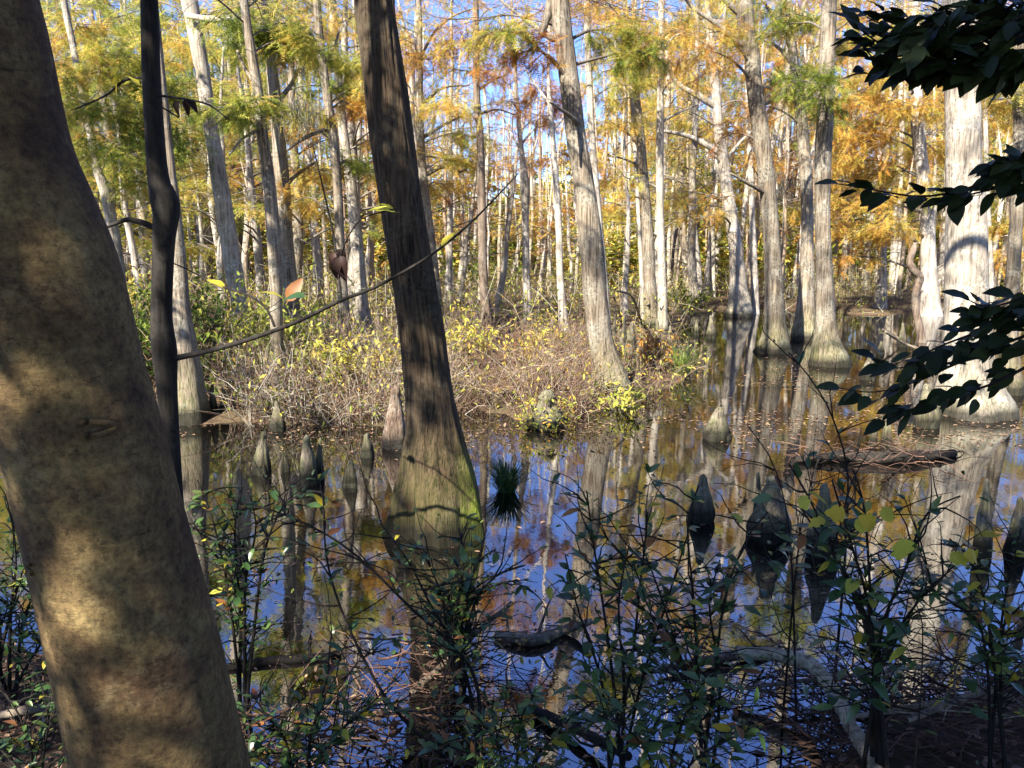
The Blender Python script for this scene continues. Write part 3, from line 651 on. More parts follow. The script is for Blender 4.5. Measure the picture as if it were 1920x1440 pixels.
# ------------------------------------------------------------------ foreground leaning trunk and the slim black one
c0 = [(-55,0,280),(0,290,300),(38,400,312),(75,500,318),(122,700,324),(163,850,326),(191,960,322),(250,1200,330),(304,1440,333),(345,1620,345),(372,1760,380)]
YF = 1.5
SUNBEAMS = [(np.array(at(x_,y_,Y_)), m_) for x_,y_,Y_,m_ in ((90,1000,1.36,1.3),(170,1330,1.36,1.9),(250,1420,1.36,1.9),(930,1065,3.3,1),(830,900,5.1,2.0),(450,950,3.0,1))]
def in_beam(w, rad):
    ts = np.array(TOSUN)
    return any(np.linalg.norm((w-b)-ts*((w-b)@ts)) < rad*m_ for b, m_ in SUNBEAMS)
def foreground_tree():
    P3 = [np.append(at(x,y,YF), w*0.975*scale_at(y,YF)/2*squeeze(x)) for x,y,w in c0]
    base = P3[-1][:3].copy(); gz = hz(base[0], YF); rows = np.array(P3[::-1])
    if rows[0][2] > gz: rows = np.vstack([[rows[0][0]+0.02, YF, gz, rows[0][3]*1.12], rows])
    base = np.array([rows[0][0], YF, gz])
    q = rows[-1]; up=[]
    for dz, dx, dy, rr in ((1.0,-0.22,-0.05,0.118),(2.2,-0.5,-0.25,0.10),(3.6,-0.9,-0.7,0.085),(5.2,-1.5,-1.3,0.05),(6.4,-2.0,-1.8,0.02)):
        up.append([q[0]+dx, q[1]+dy, q[2]+dz, rr])
    rows = np.vstack([rows, up]); rows[:,:3] -= base
    g, A = trunk_geo(rows, 64, 220, 40, 0.10, 0.3, 0.022, 0.006, below=0.2)
    root = empty('leaning_tree', base, 'large smooth mottled brown trunk leaning left in the near left foreground', 'tree')
    tr = link('trunk', g.mesh('trunk', M['smooth']), root)
    # old branch scar (knot) on the bark
    for (kx, ky, kr) in ((166,805,22),(62,1068,16)):
        kg = Geo(); c = at(kx, ky, YF-0.134)-base
        th = np.linspace(0, 2*math.pi, 22); P = np.column_stack([np.cos(th)*kr*1.5, np.zeros(22), np.sin(th)*kr*0.55])*scale_at(ky,YF)+c
        P[:,1] += 0.004+0.022*np.cos(th)**2
        tube(kg, P, np.full(22, 0.0055), 8, 0.5, None, False); link('knot', kg.mesh('knot', M['smooth']), tr)
    leaf, wood = Geo(), Geo(); r = np.random.default_rng(77)
    cs = []
    while len(cs) < 80:
        z = r.uniform(3.8, 7.4); p = axis_at(A, z); az = r.uniform(0,2*math.pi); ln = r.uniform(0.6,3.6)
        c = p[:3]+np.array([math.cos(az)*ln-0.3, math.sin(az)*ln-1.2, r.uniform(-0.1,0.8)]); w_ = c+base
        if w_[1]+0.95*w_[2] > 4.6 or w_[1] > 0.2 or in_beam(w_, 0.42): continue
        cs.append((p, c))
    mp = TREES['main'][1]+np.array([-0.45,0,0])
    for hh in np.repeat(np.arange(1.45, 3.0, 0.24), 2):                          # the part of the crown whose shade falls on the leaning cypress
        w_ = TREES['main'][1]+np.array([-0.155*hh+r.normal()*0.12,0,hh])+np.array(TOSUN)*r.uniform(6.0,8.0); c = w_-base; cs.append((axis_at(A, 5.2), c))
    for px_, py_ in ((20,150),(50,300),(30,450),(100,450),(60,600),(150,600),(120,720),(190,740),(300,1150),(230,1090)):   # its own crown keeps the upper trunk dark
        cs.append((axis_at(A, 4.6), at(px_, py_, 1.36)+np.array(TOSUN)*r.uniform(4.2,5.6)-base))
    for p, c in cs:
        add_clump(r, wood, leaf, p[:3], 0.02, c, 0.85, 0.25, 130, 0.72, (0.11,0.18), 10, LEAF, 0.12)
    link('crown', leaf.mesh('crown', M['autumn'], False), root); link('branches', wood.mesh('branches', M['brown_bark']), root)['kind'] = 'stuff'
foreground_tree()

def traced_leaf(px, py, Y, ln, ang, base, parent, mat, tilt=0.6, name='leaf', roll=None, tmpl=0):
    """one leaf object; px,py its stalk end, ang = direction in the picture plane in degrees (0 right, 90 up)"""
    c = at(px, py, Y)-base; a = math.radians(ang)
    X = Vector((math.cos(a), random.uniform(-0.45,0.45)*1.0, math.sin(a))).normalized()
    up = Vector((random.uniform(-.4,.4), -random.uniform(0.1,1.0)*tilt, 1.0))
    if abs(X.dot(up.normalized())) > 0.9: up = Vector((0,-1,0.2))
    return place_leaf(Vector(c), X, up, ln, parent, mat, name, tmpl)

# leaf meshes, shared: broad, narrow, lobed
def leaf_mesh(name, width, mat, curl=0.16, fold=0.10, lobed=False):
    n = 9; v=[]; f4=[]
    for k in range(n):
        u = k/(n-1); w = width*(math.sin(math.pi*min(1,u*0.97+0.03)**0.82))**0.85 if 0 < k < n-1 else 0.0
        if lobed: w *= 0.75+0.45*abs(math.sin(u*math.pi*2.6))
        z = -curl*u*u+0.03*math.sin(u*5)
        v += [[u,-w,z+fold*w*2+0.012*math.sin(k*2.3)],[u,0,z],[u,w,z+fold*w*2-0.012*math.sin(k*1.7)]]
    for k in range(n-1):
        b = k*3; f4 += [[b,b+3,b+4,b+1],[b+1,b+4,b+5,b+2]]
    # leaf stalk
    g = Geo(); g.add(v, f4); g.add([[-0.14,-0.010,0.03],[-0.14,0.010,0.03],[0.03,0.012,0.002],[0.03,-0.012,0.002]], [[0,1,2,3]])
    return g.mesh(name, M[mat])
LM = {}
for mt in ('evergreen','shrub_leaf','yellow_leaf','brown_leaf','dead_leaf'):
    LM[mt] = [leaf_mesh('leaf', 0.27, mt, 0.14), leaf_mesh('leaf', 0.17, mt, 0.24, 0.16), leaf_mesh('leaf', 0.21, mt, 0.05, 0.06), leaf_mesh('leaf', 0.19, mt, -0.10, 0.22), leaf_mesh('leaf', 0.16, mt, 0.4, 0.10)]
LM['lobed_yellow'] = [leaf_mesh('leaf', 0.40, 'yellow_leaf', 0.12, 0.08, True)]
LM['curled_dead'] = [leaf_mesh('leaf', 0.28, 'dead_leaf', 0.5, 0.6)]
def place_leaf(c, X, up, ln, parent, mat, name='leaf', tmpl=None):
    Y = up.cross(X).normalized(); Z = X.cross(Y).normalized()
    ms = LM[mat]; me = ms[(tmpl if tmpl is not None else random.randrange(len(ms))) % len(ms)]
    o = bpy.data.objects.new(name, me); COL.objects.link(o); o.parent = parent
    m = Matrix.Identity(4)
    for i in range(3):
        m[i][0], m[i][1], m[i][2], m[i][3] = X[i]*ln, Y[i]*ln*random.uniform(0.85,1.15), Z[i]*ln, c[i]
    o.matrix_basis = m
    return o

def black_tree():
    Y = 4.0
    pts = [(280,0,36),(283,120,37),(290,250,38),(298,340,42),(308,375,55),(312,395,52),(308,440,44),(305,520,40),(303,600,42),(308,660,50),(312,720,42),(318,800,37),(322,860,36),(330,1000,38),(338,1150,46)]
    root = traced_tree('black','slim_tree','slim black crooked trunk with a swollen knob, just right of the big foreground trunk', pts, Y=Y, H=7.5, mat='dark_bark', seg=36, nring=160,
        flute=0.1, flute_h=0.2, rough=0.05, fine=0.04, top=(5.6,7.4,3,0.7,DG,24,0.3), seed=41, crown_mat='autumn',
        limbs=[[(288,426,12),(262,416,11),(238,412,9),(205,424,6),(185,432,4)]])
    base = np.array(root.location); tr = [c for c in root.children if c.name.startswith('trunk')][0]
    for c in list(root.children): pass
    twp = []
    def br(pts, nm='limb'):
        D = catmull(np.array([(p[0],p[1],0,p[3]) for p in pts]), 12*len(pts)); twp.append(D)
        C = catmull(np.array([np.append(at(p[0],p[1],Y+p[3])-base, p[2]*scale_at(p[1],Y)/2) for p in pts]), 6*len(pts))
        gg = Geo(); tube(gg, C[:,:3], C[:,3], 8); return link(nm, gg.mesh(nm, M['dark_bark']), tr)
    b1 = br([(318,674,12,0),(400,656,9,-.1),(480,632,8,-.2),(560,602,7,-.3),(640,563,6.5,-.4),(700,540,5.5,-.45),(760,508,5,-.5),(820,470,4,-.55),(880,420,3.3,-.6),(930,370,2.4,-.65),(972,325,1.4,-.7)])
    br([(515,612,5,-.25),(500,580,4,-.2),(470,556,4,-.1),(410,535,3,0),(340,500,2.5,.1),(280,478,2,.2)])
    br([(640,563,4,-.4),(634,500,4,-.38),(625,440,3.5,-.35),(612,380,3,-.3),(598,320,2.5,-.3),(586,270,2,-.3)])
    br([(635,490,3,-.4),(655,440,2.5,-.5),(680,410,2,-.5),(745,390,2,-.5)])
    br([(290,178,5,0),(340,185,4,-.1),(390,196,3,-.2),(430,225,2,-.3)]); br([(287,190,4,0),(310,205,3,.1),(335,220,3,.2)])
    br([(285,150,7,0),(262,146,5,.1),(235,150,5,.1),(200,178,4,.2),(140,205,3,.3)])
    TW = np.concatenate(twp); sg = Geo()
    def near_tw(x, y): return TW[np.argmin((TW[:,0]-x)**2+(TW[:,1]-y)**2)]
    def hang(x, y):
        q = near_tw(x, y); A0, A1 = at(q[0],q[1],Y+q[3])-base, at(x,y,Y+q[3])-base
        tube(sg, np.array([A0, A0*.5+A1*.5+[0,0,-.004], A1]), [.0022,.0016,.0012], 4)
    for (x,y,ln,ang,mt) in [(742,398,42,168,'yellow_leaf'),(737,390,30,160,'yellow_leaf'),(540,565,44,62,'brown_leaf'),(572,556,34,178,'shrub_leaf'),(530,560,36,150,'yellow_leaf'),
                            (828,465,34,55,'yellow_leaf'),(420,540,36,148,'yellow_leaf'),(232,140,30,200,'yellow_leaf'),(225,145,32,235,'yellow_leaf'),(240,143,30,330,'yellow_leaf'),(165,190,34,140,'yellow_leaf'),(245,185,28,300,'yellow_leaf')]:
        hang(x, y); traced_leaf(x, y, Y+near_tw(x,y)[3], ln*scale_at(y,Y)*1.1, ang, base, b1, mt)
    for (x,y,ln,ang) in [(625,468,38,-60),(632,472,36,-100),(636,480,40,-75),(640,490,34,-120),(345,188,26,-70),(338,190,26,-110),(352,190,24,-40)]:
        hang(x, y); traced_leaf(x, y, Y+near_tw(x,y)[3], ln*scale_at(y,Y), ang, base, b1, 'curled_dead', 1.0)
    link('stalk', sg.mesh('stalk', M['dark_bark']), b1)
black_tree()

# ------------------------------------------------------------------ evergreen tree off the right edge, its branches reaching into view
def evergreen():
    base = np.array([2.75, 2.3, hz(2.75,2.3)])
    root = empty('evergreen_tree', base, 'dark broad-leaved evergreen whose silhouetted branches hang in from the right edge', 'tree')
    rows = np.array([[0,0,0,0.07],[0.03,0.02,0.8,0.06],[-0.03,0,1.7,0.05],[0.02,-0.03,2.6,0.04],[0,-0.1,3.6,0.03],[-0.1,-0.2,4.6,0.012]])
    g, A = trunk_geo(rows, 16, 50, 51, 0, 1, 0.05, 0, below=0.2); tr = link('trunk', g.mesh('trunk', M['dark_bark']), root)
    def branch(spines, Y, nleaf, ln, spread, dens_y=0.0):
        z = at(spines[0][0][0], spines[0][0][1], Y)-base; st = axis_at(A, max(0.4, z[2]-0.2))[:3]
        gg = Geo(); C0 = catmull(np.array([np.append(st, 0.013), np.append(st*0.65+z*0.35+[0,random.uniform(-.08,.08),0.02], .011), np.append(st*0.3+z*0.7+[0,random.uniform(-.08,.08),0.07], .009), np.append(z, 0.007)]), 22)
        C0[1:-1,:3] += np.random.default_rng(int(abs(z[2])*1000)).normal(size=(20,3))*0.006; tube(gg, C0[:,:3], C0[:,3], 6); side = []
        for q in range(9):
            i0 = random.randrange(3, 20); T = twig_path(np.random.default_rng(q+int(abs(z[2])*100)), C0[i0,:3], [random.uniform(-1,.3), random.uniform(-1,1), random.uniform(-.3,.7)], random.uniform(.15,.4), 6, .03, .2); tube(gg, T, np.linspace(.004,.0012,7), 5); side.append(T)
        curves=[]
        for sp in spines:
            LP = np.array([at(p[0],p[1],Y+(p[2] if len(p)>2 else 0))-base for p in sp]); C = catmull(LP, 6*len(sp)); curves.append(C)
            tube(gg, C, np.linspace(0.0055,0.0015,len(C)), 5)
        b = link('branch', gg.mesh('branch', M['dark_bark']), root)
        for k in range(nleaf):
            C = curves[k % len(curves)]; u = random.random()**0.8*(len(C)-2); i0 = int(u); p = C[i0]*(1-(u-i0))+C[i0+1]*(u-i0); d = C[i0+1]-C[i0]; d /= np.linalg.norm(d)
            X = Vector(d)*0.7+Vector((random.uniform(-.7,.5), random.uniform(-.8,.8), random.uniform(-.9,.45))); X.normalize()
            up = Vector((random.uniform(-.5,.5), random.uniform(-1.0,.3), 0.9))
            place_leaf(Vector(p+np.array([0,random.uniform(-1,1)*spread*2,random.uniform(-1,1)*spread])), X, up, ln*random.uniform(0.7,1.2), b, 'evergreen', tmpl=random.choice((0,0,2)))
        for T in side:
            for q in range(7):
                i0 = random.randrange(1, 6); d = T[i0+1]-T[i0]; X = Vector(d/np.linalg.norm(d))*.6+Vector((random.uniform(-.7,.7), random.uniform(-.7,.7), random.uniform(-.7,.4))); X.normalize()
                place_leaf(Vector(T[i0]), X, Vector((random.uniform(-.4,.4), random.uniform(-.6,.3), 1)), ln*random.uniform(.7,1.15), b, 'evergreen', tmpl=random.choice((0,0,2)))
        for C in curves:
            place_leaf(Vector(C[-1]), Vector(C[-1]-C[-3]).normalized(), Vector((0,-.6,1)), ln, b, 'evergreen', tmpl=0)
    branch([[(1960,70),(1880,62),(1800,58),(1720,62),(1660,48),(1625,32)],[(1960,100),(1860,105),(1780,108),(1700,122),(1650,118),(1620,90)],[(1950,40),(1870,30),(1800,22),(1760,10)],[(1900,110),(1820,125),(1760,128),(1690,105)],[(1960,20),(1890,20),(1840,-5)],[(1800,70),(1730,85),(1660,85),(1600,45)]], 2.1, 230, 0.074, 0.026)
    branch([[(1960,50),(1880,80),(1800,95),(1740,110),(1690,95)],[(1960,90),(1890,115),(1840,130),(1790,125)],[(1950,10),(1880,45),(1810,40),(1740,45),(1690,70)],[(1940,110),(1900,128),(1870,120)]], 2.0, 190, 0.074, 0.026)
    branch([[(1970,300),(1900,325),(1840,345),(1780,362),(1720,368),(1660,360),(1605,350),(1572,345)],[(1970,290),(1900,318),(1860,335)],[(1960,360),(1890,350),(1830,362),(1770,375)],[(1960,310),(1900,300),(1860,310)]], 2.2, 105, 0.066, 0.014)
    branch([[(1970,540),(1900,565),(1850,575),(1810,560)],[(1960,600),(1880,610),(1800,635),(1740,660),(1690,690),(1640,672)],[(1960,640),(1880,660),(1800,680),(1720,715),(1640,735),(1575,728)],[(1940,680),(1860,720),(1780,745),(1700,770),(1660,790)],[(1960,570),(1890,590),(1830,600)],[(1950,620),(1860,650),(1790,655),(1720,690)]], 2.3, 170, 0.074, 0.02)
    leaf, wood = Geo(), Geo(); r = np.random.default_rng(52)
    for k in range(16):
        z = r.uniform(2.9,4.6); p = axis_at(A, z); az = r.uniform(-1.2,1.2); ln = r.uniform(0.5,1.3)
        add_clump(r, wood, leaf, p[:3], 0.015, p[:3]+np.array([math.cos(az)*ln, math.sin(az)*ln-0.3, 0.3]), 0.5, 0.2, 50, 0.95, (0.06,0.085), 5, LEAF, 0.05)
    link('crown', leaf.mesh('crown', M['autumn'], False), root); link('branches', wood.mesh('branches', M['dark_bark']), root)['kind'] = 'stuff'
evergreen()

# ------------------------------------------------------------------ trees behind the camera that throw the foreground shade
def shade_tree(x, y, H, rad, n, seed, label):
    base = np.array([x, y, hz(x,y)]); r = np.random.default_rng(seed)
    root = empty('shade_tree', base, label, 'tree')
    rows = np.array([[0,0,0,0.2],[0.05,0,1.5,0.16],[0.1,0.1,3.5,0.14],[0.0,0.1,H*0.7,0.10],[0,0,H,0.03]])
    g, A = trunk_geo(rows, 20, 60, seed, 0.15, 0.4, 0.04); link('trunk', g.mesh('trunk', M['brown_bark']), root)
    leaf, wood = Geo(), Geo()
    for k in range(n):
        z = r.uniform(H*0.35,H); p = axis_at(A, z); az = r.uniform(0,2*math.pi); ln = rad*math.sqrt(r.uniform(0.05,1))
        c = p[:3]+np.array([math.cos(az)*ln, math.sin(az)*ln, r.uniform(-0.2,0.8)])
        if in_beam(c+base, 0.45): continue
        add_clump(r, wood, leaf, p[:3], 0.03, c, 1.1, 0.35, 90, 0.75, (0.16,0.26), 8, LEAF, 0.12)
    link('crown', leaf.mesh('crown', M['autumn'], False), root); link('branches', wood.mesh('branches', M['brown_bark']), root)['kind'] = 'stuff'
shade_tree(-4.6, -5.2, 9.5, 3.6, 60, 61, 'leafy tree behind the viewpoint shading the near bank')
shade_tree(-1.2, -4.4, 8.0, 3.2, 60, 62, 'second leafy tree behind the viewpoint, nearer the middle')
shade_tree(3.0, -3.4, 8.0, 3.2, 60, 63, 'leafy tree behind the viewpoint to the right')
shade_tree(-8.6, -4.6, 8.5, 3.0, 55, 64, 'leafy tree on the bank left of the viewpoint')
shade_tree(6.8, 0.2, 7.5, 2.6, 45, 65, 'leafy tree on the bank right of the viewpoint')
shade_tree(-9.0, 6.2, 11.5, 3.4, 26, 67, 'sparse tall tree on the left bank outside the picture')
shade_tree(0.6, -8.5, 10, 3.8, 60, 66, 'tallest leafy tree farther back behind the viewpoint')

# ------------------------------------------------------------------ background trees
def variant(seed, H, r0, tone, pale, nclump, per, bare, size=(0.20,0.40)):
    r = np.random.default_rng(seed)
    rows=[]; x=y=0.0; lx, ly = r.normal()*0.05, r.normal()*0.04
    for k in range(9):
        u = k/8; rows.append([x,y,H*u, r0*(1.35 if k==0 else 1)*(1-0.82*u)+0.012]); x += lx*H/8+r.normal()*0.05; y += ly*H/8+r.normal()*0.05
    g, A = trunk_geo(rows, 12, 50, seed, 0.18, 0.4, 0.07)
    wood, leaf = Geo(), Geo()
    crown_random(r, wood, leaf, A, H*0.22, H*0.98, nclump, 2.0, tone, per, bare, size)
    for k in range(10):                           # dead twigs low on the stem
        z = r.uniform(0.8, H*0.5); p = axis_at(A, z); az = r.uniform(0,6.28)
        P = twig_path(r, p[:3], [math.cos(az), math.sin(az), r.uniform(-.1,.5)], r.uniform(.6,1.8), 5, 0, 0.2); tube(wood, P, np.linspace(0.018,0.005,6), 4, r.uniform(.5,1))
    return g.mesh('trunk', M[pale]), leaf.mesh('crown', M['autumn'], False), wood.mesh('branches', M['twig'])
VARS = [variant(100, 10, 0.15, 0.40, 'far_bark', 20, 110, .2), variant(101, 10, 0.17, 0.52, 'far_bark', 20, 120, .2), variant(102, 10, 0.12, 0.20, 'far_bark', 13, 80, .35),
        variant(103, 10, 0.16, 0.63, 'cypress', 20, 120, .2), variant(104, 9, 0.09, 0.40, 'far_bark', 11, 60, .5), variant(105, 10, 0.18, 0.46, 'far_bark', 21, 120, .15),
        variant(106, 9, 0.11, GR, 'far_bark', 14, 130, .15), variant(107, 8, 0.075, 0.3, 'far_bark', 9, 30, .75), variant(108, 10, 0.13, 0.3, 'cypress_pale', 11, 50, .5)]
LOOK = ['orange-crowned', 'golden-crowned', 'rust-leaved', 'yellow-green', 'thin tawny', 'stout amber-leaved', 'green-leaved', 'nearly bare pole-like', 'pale sparse-leaved']
NEAR = {'main':'the leaning brown cypress','second':'the straight leaning cypress','right_big':'the broad pale cypress','t1545':'the mossy-footed cypress','t1450':'the lichen-grey cypress',
        't1385':'the crooked-limbed pale cypress','t420':'the smooth pale leaning cypress','t205':'the kinked bleached trunk','t515':'the close pair of stems','t630':'the slender grey cypress',
        't905':'the dark-brown narrow trunk','t980':'the knobbly grey trunk','t1045':'the rust-crowned trunk','t1215':'the forked grey trunk','t1240':'the white straight stem','t1900':'the brown trunk at the right edge',
        't1740':'the broad peeling trunk','black':'the slim black trunk'}
def to_px(x, Y, z):
    d = np.array([x, Y, z-CAMZ]); fw = d[1]*CP-d[2]*SP; return 960+F*d[0]/fw
r = np.random.default_rng(200); placed=[]
traced_xy = [t_[1][:2] for t_ in TREES.values()]
tries = 0
while len(placed) < 215 and tries < 14000:
    tries += 1
    Y = 17+38*r.uniform()**0.8; px = r.uniform(-150, 2070); x = (px-960)/F*Y*1.0
    if hz(x, Y) < 0.04: continue
    if any((x-q[0])**2+(Y-q[1])**2 < (0.4+0.013*Y)**2 for q in placed) or any((x-q[0])**2+(Y-q[1])**2 < 0.8 for q in traced_xy): continue
    if 840 < px < 1120 and Y < 30 and r.uniform() < 0.5: continue
    placed.append((x, Y, px))
placed.sort(key=lambda q: q[1]); used = {}; todo = []
for x, Y, px in placed:
    k = int(r.choice([0,1,2,3,4,5,6,7,8], p=[.11,.09,.10,.11,.13,.08,.09,.18,.11])); mid = 850 < px < 1120
    if mid and k in (0,1,3,5,6): k = int(r.choice([2,4,7,8]))
    if px < 520 and r.uniform() < 0.6: k = int(r.choice([6,3,1]))
    X = to_px(x, Y, 1.5); key = min(NEAR, key=lambda q: abs(to_px(TREES[q][1][0], TREES[q][1][1], 1.5)-X)); sd_ = 'left' if X < to_px(TREES[key][1][0], TREES[key][1][1], 1.5) else 'right'
    zone = 0 if px < 760 else (1 if px < 1260 else 2)
    todo.append((x, Y, k, mid, key, sd_, zone)); used.setdefault((k,key,sd_), []).append(len(todo)-1)
ORD = ['nearest','second nearest','third nearest','fourth nearest','fifth nearest','sixth nearest','seventh nearest','eighth nearest','ninth nearest','tenth nearest']
for i_, (x, Y, k, mid, key, sd_, zone) in enumerate(todo):
    same = used[(k,key,sd_)]; o_ = ORD[min(9,same.index(i_))]+' ' if len(same) > 1 else ''
    root = empty('background_tree', (x, Y, hz(x,Y)-0.02), o_+LOOK[k]+' far tree '+sd_+' of '+NEAR[key], 'tree', ('far trunks on the left','far trunks behind the brush island','far trunks beyond the pond')[zone])
    root.rotation_euler = (0,0,r.uniform(0,6.28)); sc = (0.29*Y+2.8)/10*r.uniform(0.8,1.1)*(0.62 if mid else 1.0); wd = sc**0.6
    root.scale = (wd*r.uniform(.85,1.2), wd*r.uniform(.85,1.2), sc)
    link('trunk', VARS[k][0], root); link('crown', VARS[k][1], root); link('branches', VARS[k][2], root)['kind'] = 'stuff'

# ------------------------------------------------------------------ far woods and undergrowth (masses nobody could count)
def hz_fast2(x, y): return hz(x, y)
def far_woods():
    r = np.random.default_rng(300); leaf, wood = Geo(), Geo()
    for k in range(210):
        Y = r.uniform(46, 80); px = r.uniform(-350, 2270); x = (px-960)/F*Y
        mid = math.exp(-((px-960)/160)**2)
        H = r.uniform(7, 13)*(1-0.35*mid); z0 = 0.3
        tube(wood, [[x,Y,z0],[x+r.normal()*.2,Y,H*0.5],[x+r.normal()*.3,Y,H]], [0.2,0.15,0.05], 6, r.uniform(0.5,1))
        n = 420; tone = r.choice([0.25,0.38,0.47,0.55,0.62,0.70,0.80], p=[.06,.14,.22,.22,.18,.12,.06])
        d = rand_dirs(n, r); rad = r.uniform(0.3,1,n)**0.6
        pos = np.array([x,Y,H*0.52])+d*rad[:,None]*np.array([2.2,2.2,H*0.48]); pos[:,2] = np.where(pos[:,2] < 0.4, r.uniform(0.4,2.5,n), pos[:,2])
        keep = vnoise(pos[:,0]*0.9+k*7, pos[:,2]*1.1, k) > 0.38; pos = pos[keep]; n = len(pos)
        instances(leaf, LEAF[0], LEAF[1], pos, rand_dirs(n,r,0.4), rand_dirs(n,r)*0.7+[0,0,1], r.uniform(0.42,0.85,n), np.clip(tone+r.normal(size=n)*0.09,0,1))
    for k in range(320):
        Y = r.uniform(36, 62); px = r.uniform(-350, 2270); x = (px-960)/F*Y; H = r.uniform(2, 5.5); n = 120; tone = r.choice([0.4,0.5,0.55,0.6,0.68,0.8])
        pos = np.array([x,Y,H*0.5])+rand_dirs(n,r)*(r.uniform(0,1,n)**0.5)[:,None]*np.array([1.9,1.9,H*0.5]); pos[:,2] = np.abs(pos[:,2])+0.2
        instances(leaf, LEAF[0], LEAF[1], pos, rand_dirs(n,r,0.5), rand_dirs(n,r)*0.7+[0,0,1], r.uniform(0.28,0.55,n), np.clip(tone+r.normal(size=n)*0.1,0,1))
    o = link('distant_woodland', leaf.mesh('distant_woodland', M['autumn'], False)); tag(o, 'hazy mass of autumn foliage closing the far end of the swamp', 'woodland', kind='stuff')
    for k in range(240):
        Y = r.uniform(28, 58); px = r.uniform(-300, 2220); x = (px-960)/F*Y
        if hz_fast2(x, Y) < 0.03: continue
        H = r.uniform(5, 0.27*Y+2.5); q = r.normal(size=4)*0.16; rr = r.uniform(0.035,0.09)
        tube(wood, [[x,Y,-0.1],[x+q[0],Y,H*.33],[x+q[0]+q[1],Y,H*.66],[x+q[2],Y,H]], [rr*1.25,rr,rr*.7,.012], 6, r.uniform(.45,.95))
        for b_ in range(3):
            z = r.uniform(H*.3,H*.95); P = twig_path(r, [x+q[0]*min(1,z/H*2),Y,z], [r.normal(),r.normal()*.5,r.uniform(.1,.8)], r.uniform(.6,2), 5, 0, .2); tube(wood, P, np.linspace(.022,.006,6), 3, r.uniform(.6,1), None, False)
    o = link('distant_stems', wood.mesh('distant_stems', M['thicket'])); tag(o, 'dense pale stems of the farthest woodland', 'woodland', kind='stuff')
far_woods()

def brush(name, label, n, sampler, hts, tones, leafn, leaf_tone, seed, rad=(0.004,0.008), lsize=(0.05,0.09), arch=0.25, nseg=4, cat='brush'):
    r = np.random.default_rng(seed); wood, leaf = Geo(), Geo(); pts=[]
    for k in range(n):
        x, y = sampler(r); z = hz_fast(x, y)
        if z < -0.06 or vnoise(x*0.9+seed, y*0.7, seed) < r.uniform(0.15,0.6): continue
        h = r.uniform(*hts); az = r.uniform(0,6.28)
        P = twig_path(r, [x,y,z-0.03], [math.cos(az)*r.uniform(.05,.7), math.sin(az)*r.uniform(.05,.7), 1], h, nseg, arch*r.uniform(0,1), 0.22)
        tube(wood, P, np.linspace(r.uniform(*rad), 0.0015+rad[0]*0.3, nseg+1), 3, np.clip(r.choice(tones)+r.normal()*0.12,0,1), None, False); pts.append(P)
        if r.uniform() < 0.6:
            q = P[r.integers(1,nseg)]; P3 = twig_path(r, q, [r.normal(), r.normal(), r.uniform(-.2,1)], h*0.5, 3, 0, 0.25)
            tube(wood, P3, np.linspace(rad[0]*0.8, 0.0015, 4), 3, np.clip(r.choice(tones)+r.normal()*0.12,0,1), None, False); pts.append(P3)
    tips = np.concatenate([p[1:] for p in pts])
    if leafn:
        i = r.integers(0, len(tips), leafn); pos = tips[i]+r.normal(size=(leafn,3))*0.05
        X = rand_dirs(leafn, r); X[:,2] -= 0.3
        instances(leaf, LEAF[0], LEAF[1], pos, X, rand_dirs(leafn,r)*0.6+[0,0,1], r.uniform(*lsize, leafn), np.clip(leaf_tone+r.normal(size=leafn)*0.12,0,1))
    o = link(name, wood.mesh(name, M['thicket'])); tag(o, label, cat, kind='stuff')
    if leafn:
        c = link('foliage', leaf.mesh('foliage', M['autumn'], False), o); c['kind'] = 'stuff'
_gx = np.linspace(-60,60,481); _gy = np.linspace(0,60,301)
_GX,_GY = np.meshgrid(_gx,_gy); _GZ = height(np.stack([_GX.ravel(),_GY.ravel()],1)).reshape(_GX.shape)
def hz_fast(x, y):
    i = min(max(int((x+60)*4+.5),0),480); j = min(max(int(y*5+.5),0),300); return float(_GZ[j,i])
def px_sampler(x0,x1,y0,y1):
    def f(r):
        p = ground(r.uniform(x0,x1), y0+(y1-y0)*r.uniform()**1.0); return p[0], p[1]
    return f
brush('dead_thicket','tangle of reddish-brown leafless stems on the island right of the leaning brown cypress',4200, px_sampler(850,1110,660,785),(0.3,0.95),[0.15,0.3,0.45,0.75],1100,0.5,401, (0.003,0.006))
brush('tan_thicket','sunlit tangle of tan twigs on the island left of the leaning brown cypress',4200, px_sampler(430,850,665,800),(0.3,1.0),[0.1,0.5,0.75,0.95,0.3],2600,0.62,402,(0.003,0.007))
brush('bank_thicket','low twigs and sedge where the island meets the water on the right',700, px_sampler(1090,1310,650,760),(0.2,0.7),[0.2,0.45,0.7],900,0.56,403,(0.003,0.006))
brush('undergrowth','scrubby brown and olive undergrowth under the background trees',7500, lambda r: ((r.uniform(-150,2070)-960)/F*(Y_:=15+30*r.uniform()), Y_),(0.5,1.8),[0.1,0.35,0.6,0.8,0.95],34000,0.62,404,(0.006,0.013),(0.06,0.13))
brush('left_undergrowth','dark green undergrowth at the foot of the trees on the left',700, px_sampler(120,420,600,770),(0.6,1.6),[0.2,0.4],6500,0.82,405,(0.005,0.01),(0.07,0.13))

